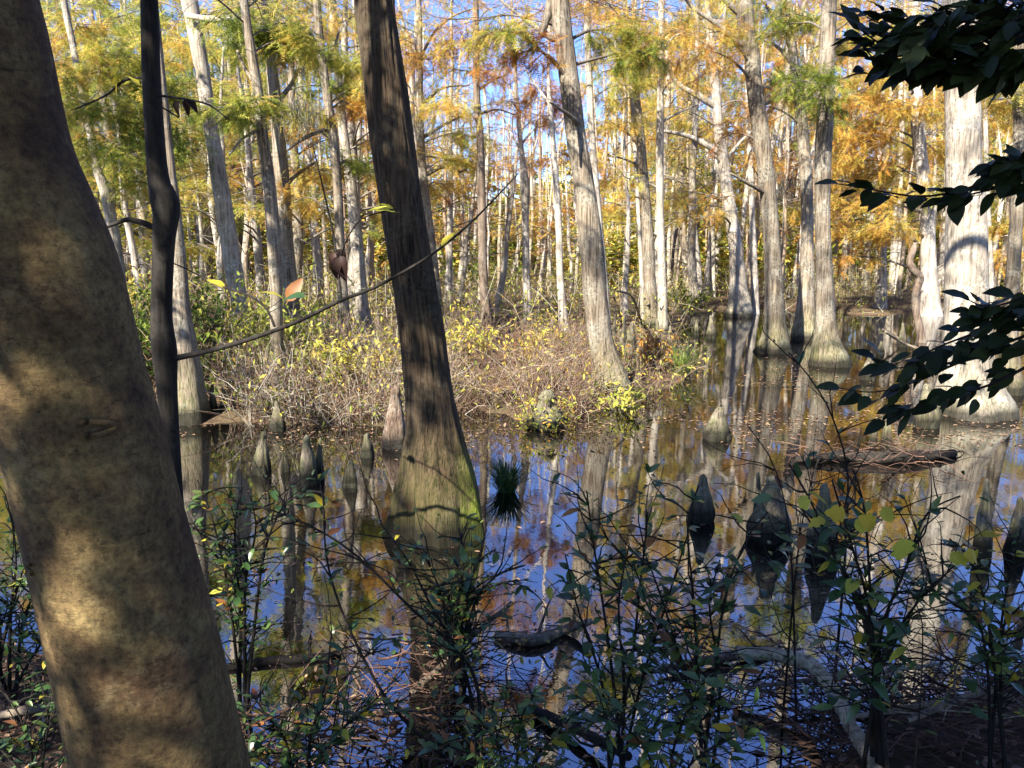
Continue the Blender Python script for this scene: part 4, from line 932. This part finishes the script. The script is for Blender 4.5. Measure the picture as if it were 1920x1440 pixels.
# ------------------------------------------------------------------ shrubs on the island (individual)
def island_shrub(px, py, hpx, wpx, n, tone, label, seed, lsize=(0.07,0.12)):
    p = ground(px, py, 0.1); r = np.random.default_rng(seed); sc = scale_at(py, p[1])
    base = np.array([p[0], p[1], max(0.02, hz(p[0],p[1]))]); root = empty('island_shrub', base, label, 'shrub', 'shrubs on the brush island')
    H, W = hpx*sc, wpx*sc/2; leaf = Geo()
    for k in range(7):
        az = r.uniform(0,6.28); d = np.array([math.cos(az)*W*r.uniform(.2,1), math.sin(az)*W*.6, H*r.uniform(.7,1.05)])
        P = twig_path(r, [0,0,-0.05], d, np.linalg.norm(d), 6, 0.03, 0.14); g = Geo(); tube(g, P, np.linspace(0.011,0.003,7), 5, 0.5)
        for q in range(5):
            b = P[r.integers(2,6)]; P2 = twig_path(r, b, [r.normal(), r.normal()*.7, r.uniform(-.1,.9)], H*r.uniform(.25,.6), 4, .04, .2); tube(g, P2, np.linspace(0.005,0.002,5), 3, 0.5)
            m = n//35; pos = P2[r.integers(1,5,m)]+r.normal(size=(m,3))*0.06; X = rand_dirs(m,r); X[:,2] -= .25
            instances(leaf, LEAF[0], LEAF[1], pos, X, rand_dirs(m,r)*.5+[0,0,1], r.uniform(*lsize,m), np.clip(tone+r.normal(size=m)*.08,0,1))
        link('stem', g.mesh('stem', M['twig']), root)
    link('foliage', leaf.mesh('foliage', M['autumn'], False), root)
island_shrub(480,700,150,150,800,0.66,'bright yellow-green leafy shrub under the smooth pale leaning cypress',501)
island_shrub(560,720,150,140,600,0.66,'olive leafy shrub right of the bright yellow-green one',502)
island_shrub(630,740,120,150,420,0.57,'dull yellow shrub with sparse leaves at the foot of the slender grey cypress',503)
island_shrub(700,740,130,110,260,0.52,'straw-coloured shrub touching the left side of the leaning brown cypress',504)
island_shrub(870,700,110,90,420,0.54,'thin yellowish shrub touching the right side of the leaning brown cypress',505)
island_shrub(1010,690,80,120,420,0.50,'rounded tawny shrub between the dark-brown narrow trunk and the mossy stump',506)
island_shrub(1160,758,55,170,220,0.60,'low yellow-leaved shrub over the water before the straight leaning cypress',507)
island_shrub(1230,690,70,80,300,0.20,'rusty red-leaved shrub on the right tip of the island',508)
island_shrub(290,720,170,120,1300,0.84,'dense dark green bush behind the slim black trunk',509)
island_shrub(385,690,130,90,900,0.86,'dark evergreen bush between the broad-footed and the pale leaning cypress',510)
island_shrub(1290,590,60,90,400,0.7,'green bush on the far bank left of the pale crooked-limbed cypress',511,(0.1,0.16))
island_shrub(250,640,120,120,800,0.52,'yellow and orange leafed bush far left beside the big foreground trunk',512)

# ------------------------------------------------------------------ cypress knees, stumps
def knee(px, py_top, py_base, w, label, seed, bend=0.0, name='cypress_knee', mat='knee', blunt=0.25, belly=1.0, cat='cypress knee', group='cypress knees'):
    p = ground(px, py_base); Y = p[1]; sc = scale_at(py_base, Y); gz = max(0.0, hz(p[0], Y)-0.02)
    base = np.array([p[0], Y, gz]); H = max(0.06, (py_base-py_top)*sc*1.02); R = w*sc/2*squeeze(px)
    zs = np.array([0, .15, .3, .5, .7, .85, .95, 1.0]); rs = np.array([1.0, .98*belly, .9*belly, .72, .50, .36, .24+blunt*.25, .06+blunt*.2])
    r = np.random.default_rng(seed)
    rows = np.column_stack([bend*R*zs**2+r.normal(size=8)*R*0.03, r.normal(size=8)*R*0.05, H*zs, R*rs])
    g, A = trunk_geo(rows, 30, 44, seed, 0.45, H*1.4, 0.18, 0.14, below=0.3)
    for q in range(int(r.integers(1,4))):                        # fused side lobes and knobs
        az = r.uniform(0,6.28); hh = r.uniform(.25,.7); off = np.array([math.cos(az), math.sin(az)])*R*0.55; f_ = r.uniform(.35,.6)
        lr = np.column_stack([off[0]*(1-.5*zs), off[1]*(1-.5*zs), H*hh*zs, R*f_*rs]); lg, _ = trunk_geo(lr, 14, 20, seed+q, 0.3, H, 0.2, 0.1, below=0.3)
        g.add(np.concatenate(lg.v), np.concatenate(lg.f4), np.concatenate(lg.f3) if lg.f3 else None)
    o = link(name, g.mesh(name, M[mat]), None, base); tag(o, label, cat, group); return o
K = [(494,808,888,32,'tall pointed knee in the water left of the twin knees'),
     (580,815,905,40,'pale fluted knee of the twin pair, the larger left one'),(600,820,898,20,'dark narrow knee leaning on the right of the pale fluted one'),
     (656,862,912,32,'dark squat knee left of the main cypress foot, nearer the viewer'),(689,812,856,26,'dark knee beside the red-brown stump'),
     (1345,765,822,52,'large bulbous knee alone in the open water below the straight leaning cypress'),
     (1314,888,975,42,'sharp pointed grey knee among the near right shrubs'),(1446,890,1010,66,'biggest dark mossy knee right of the sharp pointed one'),
     (1420,884,985,20,'thin spike grown onto the left of the biggest dark knee'),
     (405,655,702,22,'tall pale knee on the bank near the broad-footed cypress'),(400,728,782,16,'slim grey knee at the bank edge, left one'),(420,738,782,18,'whitish knee at the bank edge, right one'),
     (568,732,775,18,'small white knee among the tan twigs'),(521,752,806,30,'rounded whitish knee at the foot of the darker paired stem'),
     (1150,600,665,12,'leftmost slim knee of the cluster behind the straight leaning cypress'),(1167,606,682,15,'tall narrow knee in the cluster, second from left'),(1181,618,690,22,'thick pale knee in the middle of the cluster'),
     (1198,648,690,16,'short knee at the right of the cluster'),(1212,640,672,12,'smallest knee at the right end of the cluster'),(1140,690,735,20,'pale knee against the foot of the straight leaning cypress'),
     (1334,592,634,18,'pale pointed knee left of the pale crooked-limbed cypress'),(1305,600,628,10,'tiny knee far out on the pond edge'),
     (1660,770,836,20,'short grey knee by the drifted brush pile, right one'),(1636,782,836,16,'short grey knee by the drifted brush pile, left one'),
     (1628,660,712,24,'pale leaning knee left of the broad pale cypress'),(1692,606,650,16,'distant knee beside the twisted snag'),(1650,640,664,14,'little round knee between snag and mossy-footed cypress'),
     (1838,895,1040,40,'tall dark stake-like knee near the right edge'),(1905,930,1035,44,'grey knee cut by the right picture edge'),
     (1735,720,800,50,'dark buttress-like knee at the left foot of the pale broad cypress'),(1540,905,1040,54,'dark blocky knee behind the big-leaved shrub'),
     (1570,650,684,14,'small knee touching the mossy ball foot'),(1035,610,640,10,'small knee in front of the rust-crowned trunk'),(745,560,612,12,'slim knee glimpsed left of the leaning brown trunk'),
     (1232,604,650,12,'slim pale knee on the bank right of the forked grey trunk'),(1256,612,655,14,'pale blunt knee at the pond edge below the white straight stem'),(452,690,742,16,'grey knee under the bright yellow-green shrub'),(612,700,748,14,'small pale knee among twigs below the slender grey cypress'),(535,846,884,15,'little dark knee between the tall pointed knee and the twin pair')]
for n_,(x,yt,yb,w,lb) in enumerate(K): knee(x, yt, yb, w, lb, 600+n_, bend=random.uniform(-.5,.5), belly=random.uniform(0.95,1.12))
knee(742,725,838,42,'rotten red-brown stump left of the leaning brown cypress',680,0.15,'stump','rotten',0.5,1.0,'stump',None)
def mossy_stump():
    o = knee(1025,742,800,72,'squat mossy stump with small leaves at the island edge',690,0.0,'mossy_stump','knee',1.0,1.1,'stump',None)
    r = np.random.default_rng(9); n = 230; th = r.uniform(2.2,6.8,n); z = r.uniform(0.03,0.42,n)**1.2; rad = 0.33*(1-0.5*z/0.5)*r.uniform(.8,1.25,n)
    g = Geo(); instances(g, LEAF[0], LEAF[1], np.column_stack([np.cos(th)*rad, np.sin(th)*rad, z]), rand_dirs(n,r), rand_dirs(n,r)+[0,0,.5], r.uniform(.04,.07,n), np.clip(0.55+r.normal(size=n)*.14,0,1))
    link('foliage', g.mesh('foliage', M['autumn'], False), o)
mossy_stump()

# ------------------------------------------------------------------ grass tufts
def tuft(px, py, hpx, wpx, n, label, seed, tone):
    p = ground(px, py); sc = scale_at(py, p[1]); r = np.random.default_rng(seed); g = Geo(); z0 = max(0.0, hz(p[0],p[1]))
    H, W = hpx*sc, wpx*sc/2
    for k in range(n):
        az = r.uniform(0,6.28); b = np.array([math.cos(az), math.sin(az), 0])*W*0.4*math.sqrt(r.uniform())
        d = np.array([math.cos(az)*W*r.uniform(.1,1.5), math.sin(az)*W*r.uniform(.1,1.5), H*(0.35+0.8*r.uniform()**1.3)])+r.normal(size=3)*np.array([.03,.03,0])
        P = np.array([b-[0,0,.03], b+d*[.35,.35,.6], b+d*[.75,.75,.95], b+d*[1.15,1.15,.9]]); w = 0.0035
        sd_ = np.array([-math.sin(az), math.cos(az), 0])*w
        V = np.vstack([P[0]-sd_,P[0]+sd_,P[1]-sd_,P[1]+sd_,P[2]-sd_*.7,P[2]+sd_*.7,P[3]])
        g.add(V, [[0,1,3,2],[2,3,5,4]], [[4,5,6]], np.clip(tone+r.normal()*.25+(0.6 if r.uniform() < .12 else 0),0,1))
    tag(link('grass_tuft', g.mesh('grass_tuft', M['grass'], False), None, (p[0],p[1],z0)), label, 'grass', 'grass tufts')
tuft(950,920,55,70,420,'dark green grass tuft standing alone in the water right of the main cypress',701,0.25)
tuft(1275,705,52,60,300,'lit pale-green grass tuft on the right tip of the island',702,0.9)
tuft(505,785,30,40,160,'small bright grass tuft beside the rounded whitish knee',703,0.95)

# ------------------------------------------------------------------ near shrubs with separate leaves
def near_shrub(label, base_px, Y, stems, leaf_n, ln, mats=('shrub_leaf',), seed=1, name='leafy_shrub', group='shrubs on the near bank', filler=0, stem_w=9):
    random.seed(seed); r = np.random.default_rng(seed)
    b = at(base_px[0], base_px[1], Y); base = np.array([b[0], Y, hz(b[0], Y)]) ; base[2] = max(base[2], -0.25)
    root = empty(name, base, label, 'shrub', group); fl = Geo(); allc=[]
    for k, st in enumerate(stems):
        pts = [np.zeros(3)+r.normal(size=3)*[.04,.04,0]]+[at(p[0],p[1],Y+(p[2] if len(p)>2 else 0))-base for p in st]
        C = catmull(np.array(pts), 5*len(pts)); g = Geo(); w = stem_w*scale_at(1000,Y)/2
        tube(g, C, np.linspace(w, w*0.3, len(C)), 6)
        subs=[C]; nsub = 8+3*len(st)
        for q in range(nsub):
            i0 = r.integers(len(C)//3, len(C)-1); d = C[min(i0+1,len(C)-1)]-C[i0-1]; d/= np.linalg.norm(d)+1e-9
            P = twig_path(r, C[i0], d*0.5+np.array([r.normal(), r.normal()*.7, r.uniform(-.2,.6)]), r.uniform(.10,.38), 5, 0.03, 0.2)
            tube(g, P, np.linspace(w*0.4, 0.001, 6), 4); subs.append(P)
        so = link('stem', g.mesh('stem', M['dark_bark']), root)
        nl = int(leaf_n*1.6)//len(stems)
        for q in range(nl):
            S = subs[0] if r.uniform() < 0.3 else subs[r.integers(0,len(subs))]
            lo = len(S)*0.45 if S is C else 1
            i0 = int(r.uniform(lo, len(S)-1.01)); p = S[i0]; d = S[i0+1]-S[i0]; d/= np.linalg.norm(d)+1e-9
            X = Vector(d*0.5)+Vector((r.normal()*.6, r.normal()*.6, r.uniform(-.55,.25))); X.normalize()
            up = Vector((r.normal()*.3, r.normal()*.3-0.15, 1))
            mt = mats[int(r.integers(0,len(mats)))]
            place_leaf(Vector(p), X, up, ln*r.uniform(.45,1.1), so, mt)
        allc += subs
    if filler:
        pos = np.concatenate(allc); i = r.integers(0,len(pos),filler); q = pos[i]+r.normal(size=(filler,3))*0.05; q = q[q[:,2] > 0.05]; m = len(q)
        instances(fl, LEAF[0], LEAF[1], q, rand_dirs(m,r,.5), rand_dirs(m,r)*.4+[0,0,1], r.uniform(ln*.3,ln*.6,m), np.clip(r.uniform(0,0.9,m)**1.2+0.15*(r.uniform(size=m)>.93),0,1))
        c = link('small_leaves', fl.mesh('small_leaves', M['small_leaf'], False), root); c['kind'] = 'stuff'
SL = 'shrub_leaf'
G7 = (SL,)*9+('yellow_leaf',)+('brown_leaf',)
near_shrub('leafy shrub with small sun-touched leaves right of the big foreground trunk', (470,1330), 3.0,
    [[(430,1120),(400,980),(370,900)],[(450,1150),(440,1000),(450,920)],[(480,1150),(500,1020),(540,940),(600,920)],[(440,1100),(380,1010),(350,960)],[(460,1100),(480,990),(470,930)]], 230, 0.055, (SL,)*8+('yellow_leaf','brown_leaf'), 801, filler=260)
near_shrub('long arching dark stems crossing the water left of the main cypress', (900,1400), 2.7,
    [[(890,1270),(760,1130),(640,1020),(520,960),(420,935)],[(870,1250),(800,1120),(770,1060),(720,990)],[(740,1330),(660,1190),(615,1060),(605,920)]], 70, 0.06, G7, 802, filler=80)
near_shrub('dense leafy shrub in front of the main cypress foot', (860,1270), 3.3,
    [[(830,1130),(800,1050),(770,1010)],[(860,1120),(870,1040),(860,990)],[(890,1130),(930,1080),(985,1060)],[(870,1150),(950,1090),(1000,1110)],[(840,1120),(760,1090),(720,1080)],[(880,1100),(900,1050),(930,1030)]], 230, 0.062, G7, 803, filler=250)
near_shrub('upright thin-stemmed shrub in the middle of the near water edge', (1160,1440), 2.6,
    [[(1150,1280),(1130,1130),(1110,1000),(1100,920)],[(1180,1270),(1200,1100),(1215,960)],[(1130,1290),(1080,1130),(1060,1040)],[(1200,1290),(1250,1130),(1290,1000)],[(1170,1300),(1160,1130),(1180,1020)]], 170, 0.066, G7, 804, filler=160)
near_shrub('tall thin-stemmed shrub before the sharp pointed knee', (1330,1440), 2.55,
    [[(1310,1280),(1300,1120),(1290,980),(1310,910)],[(1340,1270),(1360,1120),(1400,1010),(1440,960)],[(1290,1290),(1240,1120),(1210,1040)],[(1350,1280),(1330,1130),(1350,1050)],[(1300,1300),(1250,1180),(1190,1130)]], 170, 0.07, G7, 805, filler=160)
near_shrub('big-leaved dark shrub on the right beside the pale broad cypress reflection', (1640,1420), 2.4,
    [[(1640,1250),(1630,1080),(1620,950),(1600,880)],[(1630,1200),(1570,1050),(1520,940),(1480,870)],[(1650,1200),(1700,1060),(1740,960),(1800,930)],[(1640,1230),(1600,1100),(1540,1010),(1500,950)],[(1650,1250),(1720,1130),(1790,1060)],[(1630,1150),(1590,1000),(1560,900)]], 150, 0.080, (SL,)*12+('yellow_leaf',), 806, filler=80, stem_w=11)
near_shrub('spreading shrub with paler leaves at the right edge', (1870,1330), 2.5,
    [[(1850,1150),(1820,1050),(1780,1010)],[(1880,1150),(1900,1050),(1915,990)],[(1840,1180),(1770,1120),(1700,1090)],[(1880,1180),(1930,1120),(1960,1080)]], 110, 0.075, (SL,)*8+('yellow_leaf','yellow_leaf','brown_leaf'), 807, filler=120)
near_shrub('single upright shoot with an oval leaf at its tip, right of the middle', (1600,1100), 3.4, [[(1590,900),(1560,780),(1520,710),(1478,660)]], 9, 0.07, (SL,), 808, stem_w=7)
near_shrub('thin shoot with reddish young leaves beside the big-leaved shrub', (1500,1180), 3.0, [[(1480,1000),(1450,870),(1400,795)],[(1500,1000),(1520,900),(1500,850)]], 22, 0.062, (SL,SL,SL,'brown_leaf'), 809, stem_w=6)
near_shrub('low ragged shrub at the bottom left of the water', (560,1500), 2.3,
    [[(540,1400),(500,1340),(470,1300)],[(580,1400),(600,1320),(620,1250)],[(600,1420),(660,1350),(700,1320)],[(540,1430),(490,1400),(470,1380)]], 190, 0.055, G7, 810, filler=160)
near_shrub('low leafy shrub at the bottom centre', (960,1540), 2.2,
    [[(940,1420),(900,1350),(860,1320)],[(970,1420),(980,1340),(1010,1290)],[(1000,1430),(1050,1370),(1080,1330)],[(920,1440),(840,1400),(790,1390)]], 190, 0.055, G7, 811, filler=160)
near_shrub('scattered leafy stems at the bottom between middle and right', (1240,1560), 2.15,
    [[(1220,1430),(1180,1370),(1120,1340)],[(1260,1420),(1290,1330),(1330,1260)],[(1290,1440),(1380,1380),(1440,1350)]], 150, 0.06, G7, 812, filler=120)
near_shrub('green bush behind the big foreground trunk at the left edge', (20,1330), 3.0,
    [[(20,1150),(30,1050),(20,960)],[(0,1180),(-20,1080),(-40,1000)],[(40,1180),(60,1120),(80,1060)],[(50,1250),(80,1200),(100,1150)],[(0,1250),(20,1150),(60,1010)]], 160, 0.05, (SL,)*10+('yellow_leaf',), 813, filler=500)
near_shrub('low litter-covered plant at the bottom left corner', (60,1560), 2.1, [[(60,1430),(40,1350),(10,1300)],[(80,1430),(90,1350),(80,1290)],[(40,1450),(0,1400),(-30,1380)]], 50, 0.05, G7, 814, filler=150)

# yellow lobed leaves that stand out on the big-leaved shrub
def vine():
    random.seed(5); Y = 2.12; base = at(1720,1400,Y); base[2] = hz(base[0],Y)
    root = empty('yellow_vine', base, 'thin vine carrying bright yellow lobed leaves on the right', 'vine')
    g = Geo(); C = catmull(np.array([np.zeros(3)]+[at(x,y,Y)-base for x,y in ((1730,1180),(1690,1080),(1640,1010),(1590,985),(1540,960))]), 30); tube(g, C, np.linspace(.003,.0012,30), 5)
    st = link('stem', g.mesh('stem', M['dark_bark']), root)
    for (x,y,s_,an) in [(1690,1010,44,-80),(1640,985,38,150),(1602,990,34,20),(1585,965,36,170),(1548,975,30,200),(1655,975,30,40),(1500,930,26,-60),(1780,1050,34,10),(1830,1045,30,160)]:
        i_ = np.argmin(((C+base-at(x,y,Y))**2).sum(1)); A1 = at(x,y,Y)-base; sg = Geo(); tube(sg, np.array([C[i_], (C[i_]+A1)/2+[0,0,.01], A1]), [.0018,.0013,.001], 4); link('stalk', sg.mesh('stalk', M['dark_bark']), st)
        traced_leaf(x, y, Y, s_*1.15*scale_at(y,Y), an, base, st, 'lobed_yellow', 3.5)
vine()

# ------------------------------------------------------------------ fallen branches and logs
def fallen(label, pts, z=0.03, name='fallen_branch', mat='dead_wood', seed=1, twigs=3):
    r = np.random.default_rng(seed)
    P = []
    for p in pts:
        zz = z if len(p) < 4 else p[3]; q = ground(p[0], p[1], zz)
        P.append(np.append(q, p[2]*scale_at(p[1], q[1])/2))
    P = np.array(P); base = P[0,:3].copy(); base[2] = P[:,2].min(); P[:,:3] -= base
    C = catmull(P, 9*len(P)); g = Geo(); n = len(C)
    mod = 1+0.22*(vnoise(np.arange(n)[:,None]*0.7+np.zeros((1,10)), np.arange(10)[None,:]*0.9, seed)-0.5)*2
    tube(g, C[:,:3], C[:,3], 10, 0.5, mod)
    for k in range(twigs):
        i = r.integers(2,n-1); T = twig_path(r, C[i,:3], [r.normal(), r.normal(), r.uniform(0,.6)], r.uniform(.15,.5), 5, .03, .2); tube(g, T, np.linspace(C[i,3]*.4,.0012,6), 5)
    tag(link(name, g.mesh(name, M[mat]), None, base), label, 'branch', 'fallen branches')
fallen('lichen-crusted curved branch lying over the water at the lower right',[(1380,1222,22,.16),(1450,1228,26,.18),(1520,1245,28,.2),(1552,1280,27,.2),(1590,1350,26,.2),(1640,1440,26,.25),(1680,1500,24,.3)],seed=1,twigs=1,mat='lichen_wood')
fallen('grey stick running left from the lichen-crusted branch',[(1235,1258,10),(1320,1240,16),(1395,1228,16),(1440,1215,10)],seed=2)
fallen('sunken log end pointing at the main cypress from the right',[(930,1190,18,.02),(1000,1200,22),(1060,1180,18),(1110,1165,12,.1)],seed=3)
fallen('thin dark log floating beside the big foreground trunk',[(420,1252,14,.01),(500,1240,16,.01),(570,1235,16,.01),(640,1226,10,.01)],seed=4,mat='dark_bark')
fallen('bare grey branched limb on the litter at the bottom right',[(1700,1350,12,.3),(1780,1320,14,.32),(1850,1295,14,.33),(1900,1310,10,.3)],seed=5,twigs=8)
fallen('forked pale twig beneath the bare grey limb',[(1590,1345,8,.2),(1690,1330,10,.25),(1760,1315,8,.3)],seed=6,twigs=5)
fallen('leaning stick rising from the water under the dense leafy shrub',[(770,1300,12,.0),(850,1230,12,.1),(900,1180,10,.2),(960,1130,8,.25)],seed=7)
fallen('brown stick across the bottom centre',[(1000,1330,16,.03),(1090,1370,18,.05),(1180,1420,18,.08)],seed=8,mat='dark_bark')
fallen('long thin stick across the lower right water',[(1400,1290,7,.1),(1520,1275,8,.1),(1640,1262,8,.12),(1760,1245,6,.2)],seed=9,twigs=6)
fallen('pale upright broken stick at the right edge',[(1900,1240,14,.1),(1910,1200,14,.3),(1918,1150,12,.5)],seed=10,twigs=1)
fallen('drifted dark log under the brush pile by the right knees',[(1490,862,12,.03),(1580,855,20,.05),(1680,858,22,.05),(1790,850,14,.03)],seed=11,mat='dark_bark',twigs=14)
fallen('white forked stick poking out of the water before the snag',[(1700,648,5,.02),(1680,632,6,.18),(1655,618,5,.36)],seed=12,twigs=1)
fallen('thin white stick leaning on the pale leaning knee',[(1745,660,5,.02),(1700,646,5,.15),(1660,622,5,.45)],seed=13,twigs=1)
fallen('pale arched dead stick on the far bank behind the knee cluster',[(1203,610,5,.1),(1195,580,5,.7),(1180,552,4,1.25),(1155,545,3,1.35)],seed=14,twigs=1)
fallen('orange-brown broken stub at the lower left',[(545,1400,26,.05),(552,1350,24,.25),(556,1325,18,.36)],seed=15,twigs=0)
fallen('white bent stick lying on the bank among the yellow-green shrubs',[(575,612,6,.8),(610,608,7,.85),(630,616,5,.8)],seed=16,twigs=0)
fallen('twisted root-like stick at the bottom left corner',[(-20,1345,14,.2),(60,1330,16,.25),(130,1325,12,.2)],seed=17,twigs=3)

# twig and leaf litter (uncountable)
def litter(name, label, n, samp, size, zoff, tone, seed, mat='litter', flat=0.35, minz=None):
    r = np.random.default_rng(seed); pos=[]
    for k in range(n):
        x, y = samp(r); z = zoff if minz is None else hz(x,y)+zoff*r.uniform(0.2,1.5)
        if minz is not None and z < minz: continue
        if minz is None and (hz_fast(x,y) > 0.01 or vnoise(x*1.6, y*1.1, 7) < r.uniform(.2,.75)): continue
        pos.append([x,y,z])
    pos = np.array(pos); n = len(pos); X = rand_dirs(n,r,flat); up = rand_dirs(n,r)*flat+[0,0,1]
    g = Geo(); instances(g, LEAF[0], LEAF[1], pos, X, up, r.uniform(*size,n), np.clip(tone+r.normal(size=n)*.25,0,1))
    tag(link(name, g.mesh(name, M[mat], False)), label, 'litter', kind='stuff')
litter('leaf_litter','brown fallen leaves covering the near bank',9500,lambda r:(r.uniform(-4.5,6.0),r.uniform(0.8,4.4)),(.035,.08),0.015,0.45,901,minz=0.0)
litter('floating_specks','fine dark specks and needles scattered over the still water',5000,lambda r: tuple(ground(r.uniform(330,1960),640+800*r.uniform()**0.9)[:2]),(.008,.028),0.005,0.1,904,flat=0.05)
litter('floating_leaves','fallen leaves floating on the pond',900,lambda r: tuple(ground(r.uniform(330,1960),600+840*r.uniform()**1.3)[:2]),(.03,.06),0.006,0.6,902,flat=0.04)
litter('floating_debris','band of floating leaf specks along the island shore',7000,lambda r: tuple(ground(r.uniform(330,1960), r.choice([r.normal(800,22),r.normal(735,35),r.normal(690,30)]))[:2]),(.03,.075),0.005,0.5,903,flat=0.04)
def twigs():
    r = np.random.default_rng(905); g = Geo()
    zones = [((1500,1920),(1240,1440),330),((1250,1560),(1200,1330),60),((700,960),(1190,1300),60),((560,900),(1300,1440),90),((400,640),(1330,1440),50),((1480,1790),(838,872),100),((0,130),(1250,1440),70),((1920,2700),(1200,1500),260)]
    for xr, yr, n in zones:
        for k in range(n):
            p = ground(r.uniform(*xr), r.uniform(*yr), 0.05); z = max(0.01, hz(p[0],p[1]))+r.uniform(0,.10)
            T = twig_path(r, [p[0],p[1],z], [r.normal(), r.normal()*.6, r.uniform(-.1,.35)], r.uniform(.15,.6), 6, .02, .2)
            T[:,2] = np.maximum(T[:,2], 0.004); tube(g, T, np.linspace(r.uniform(.002,.006),.001,7), 4, r.uniform(.0,.3))
    tag(link('twig_litter', g.mesh('twig_litter', M['thicket'])), 'fine dead twigs strewn over the near bank and shallow water', 'twigs', kind='stuff')
twigs()

# hanging grey moss on limbs of three background cypresses
def moss(px, py, Y, label, seed):
    r = np.random.default_rng(seed); g = Geo(); c = at(px,py,Y)
    for k in range(130):
        p = np.array([r.normal()*.28, r.normal()*.18, r.normal()*.10]); T = twig_path(r, p, [r.normal()*.1,r.normal()*.1,-1], r.uniform(.12,.75), 5, .1, .2); tube(g, T, np.linspace(.005,.002,6), 3, r.uniform(0,1), None, False)
    tag(link('hanging_moss', g.mesh('hanging_moss', M['moss_hang']), None, c), label, 'moss', 'hanging moss')
moss(805,215,16.5,'grey moss hanging in the thin mossy-branched trunk',911); moss(545,195,12.5,'grey moss hanging between the close pair of stems',912); moss(1475,330,19,'grey moss hanging left of the shaded dark trunk',913)
print('objects', len(bpy.data.objects), 'tris', sum(len(m.loops)-2*len(m.polygons) for m in bpy.data.meshes))
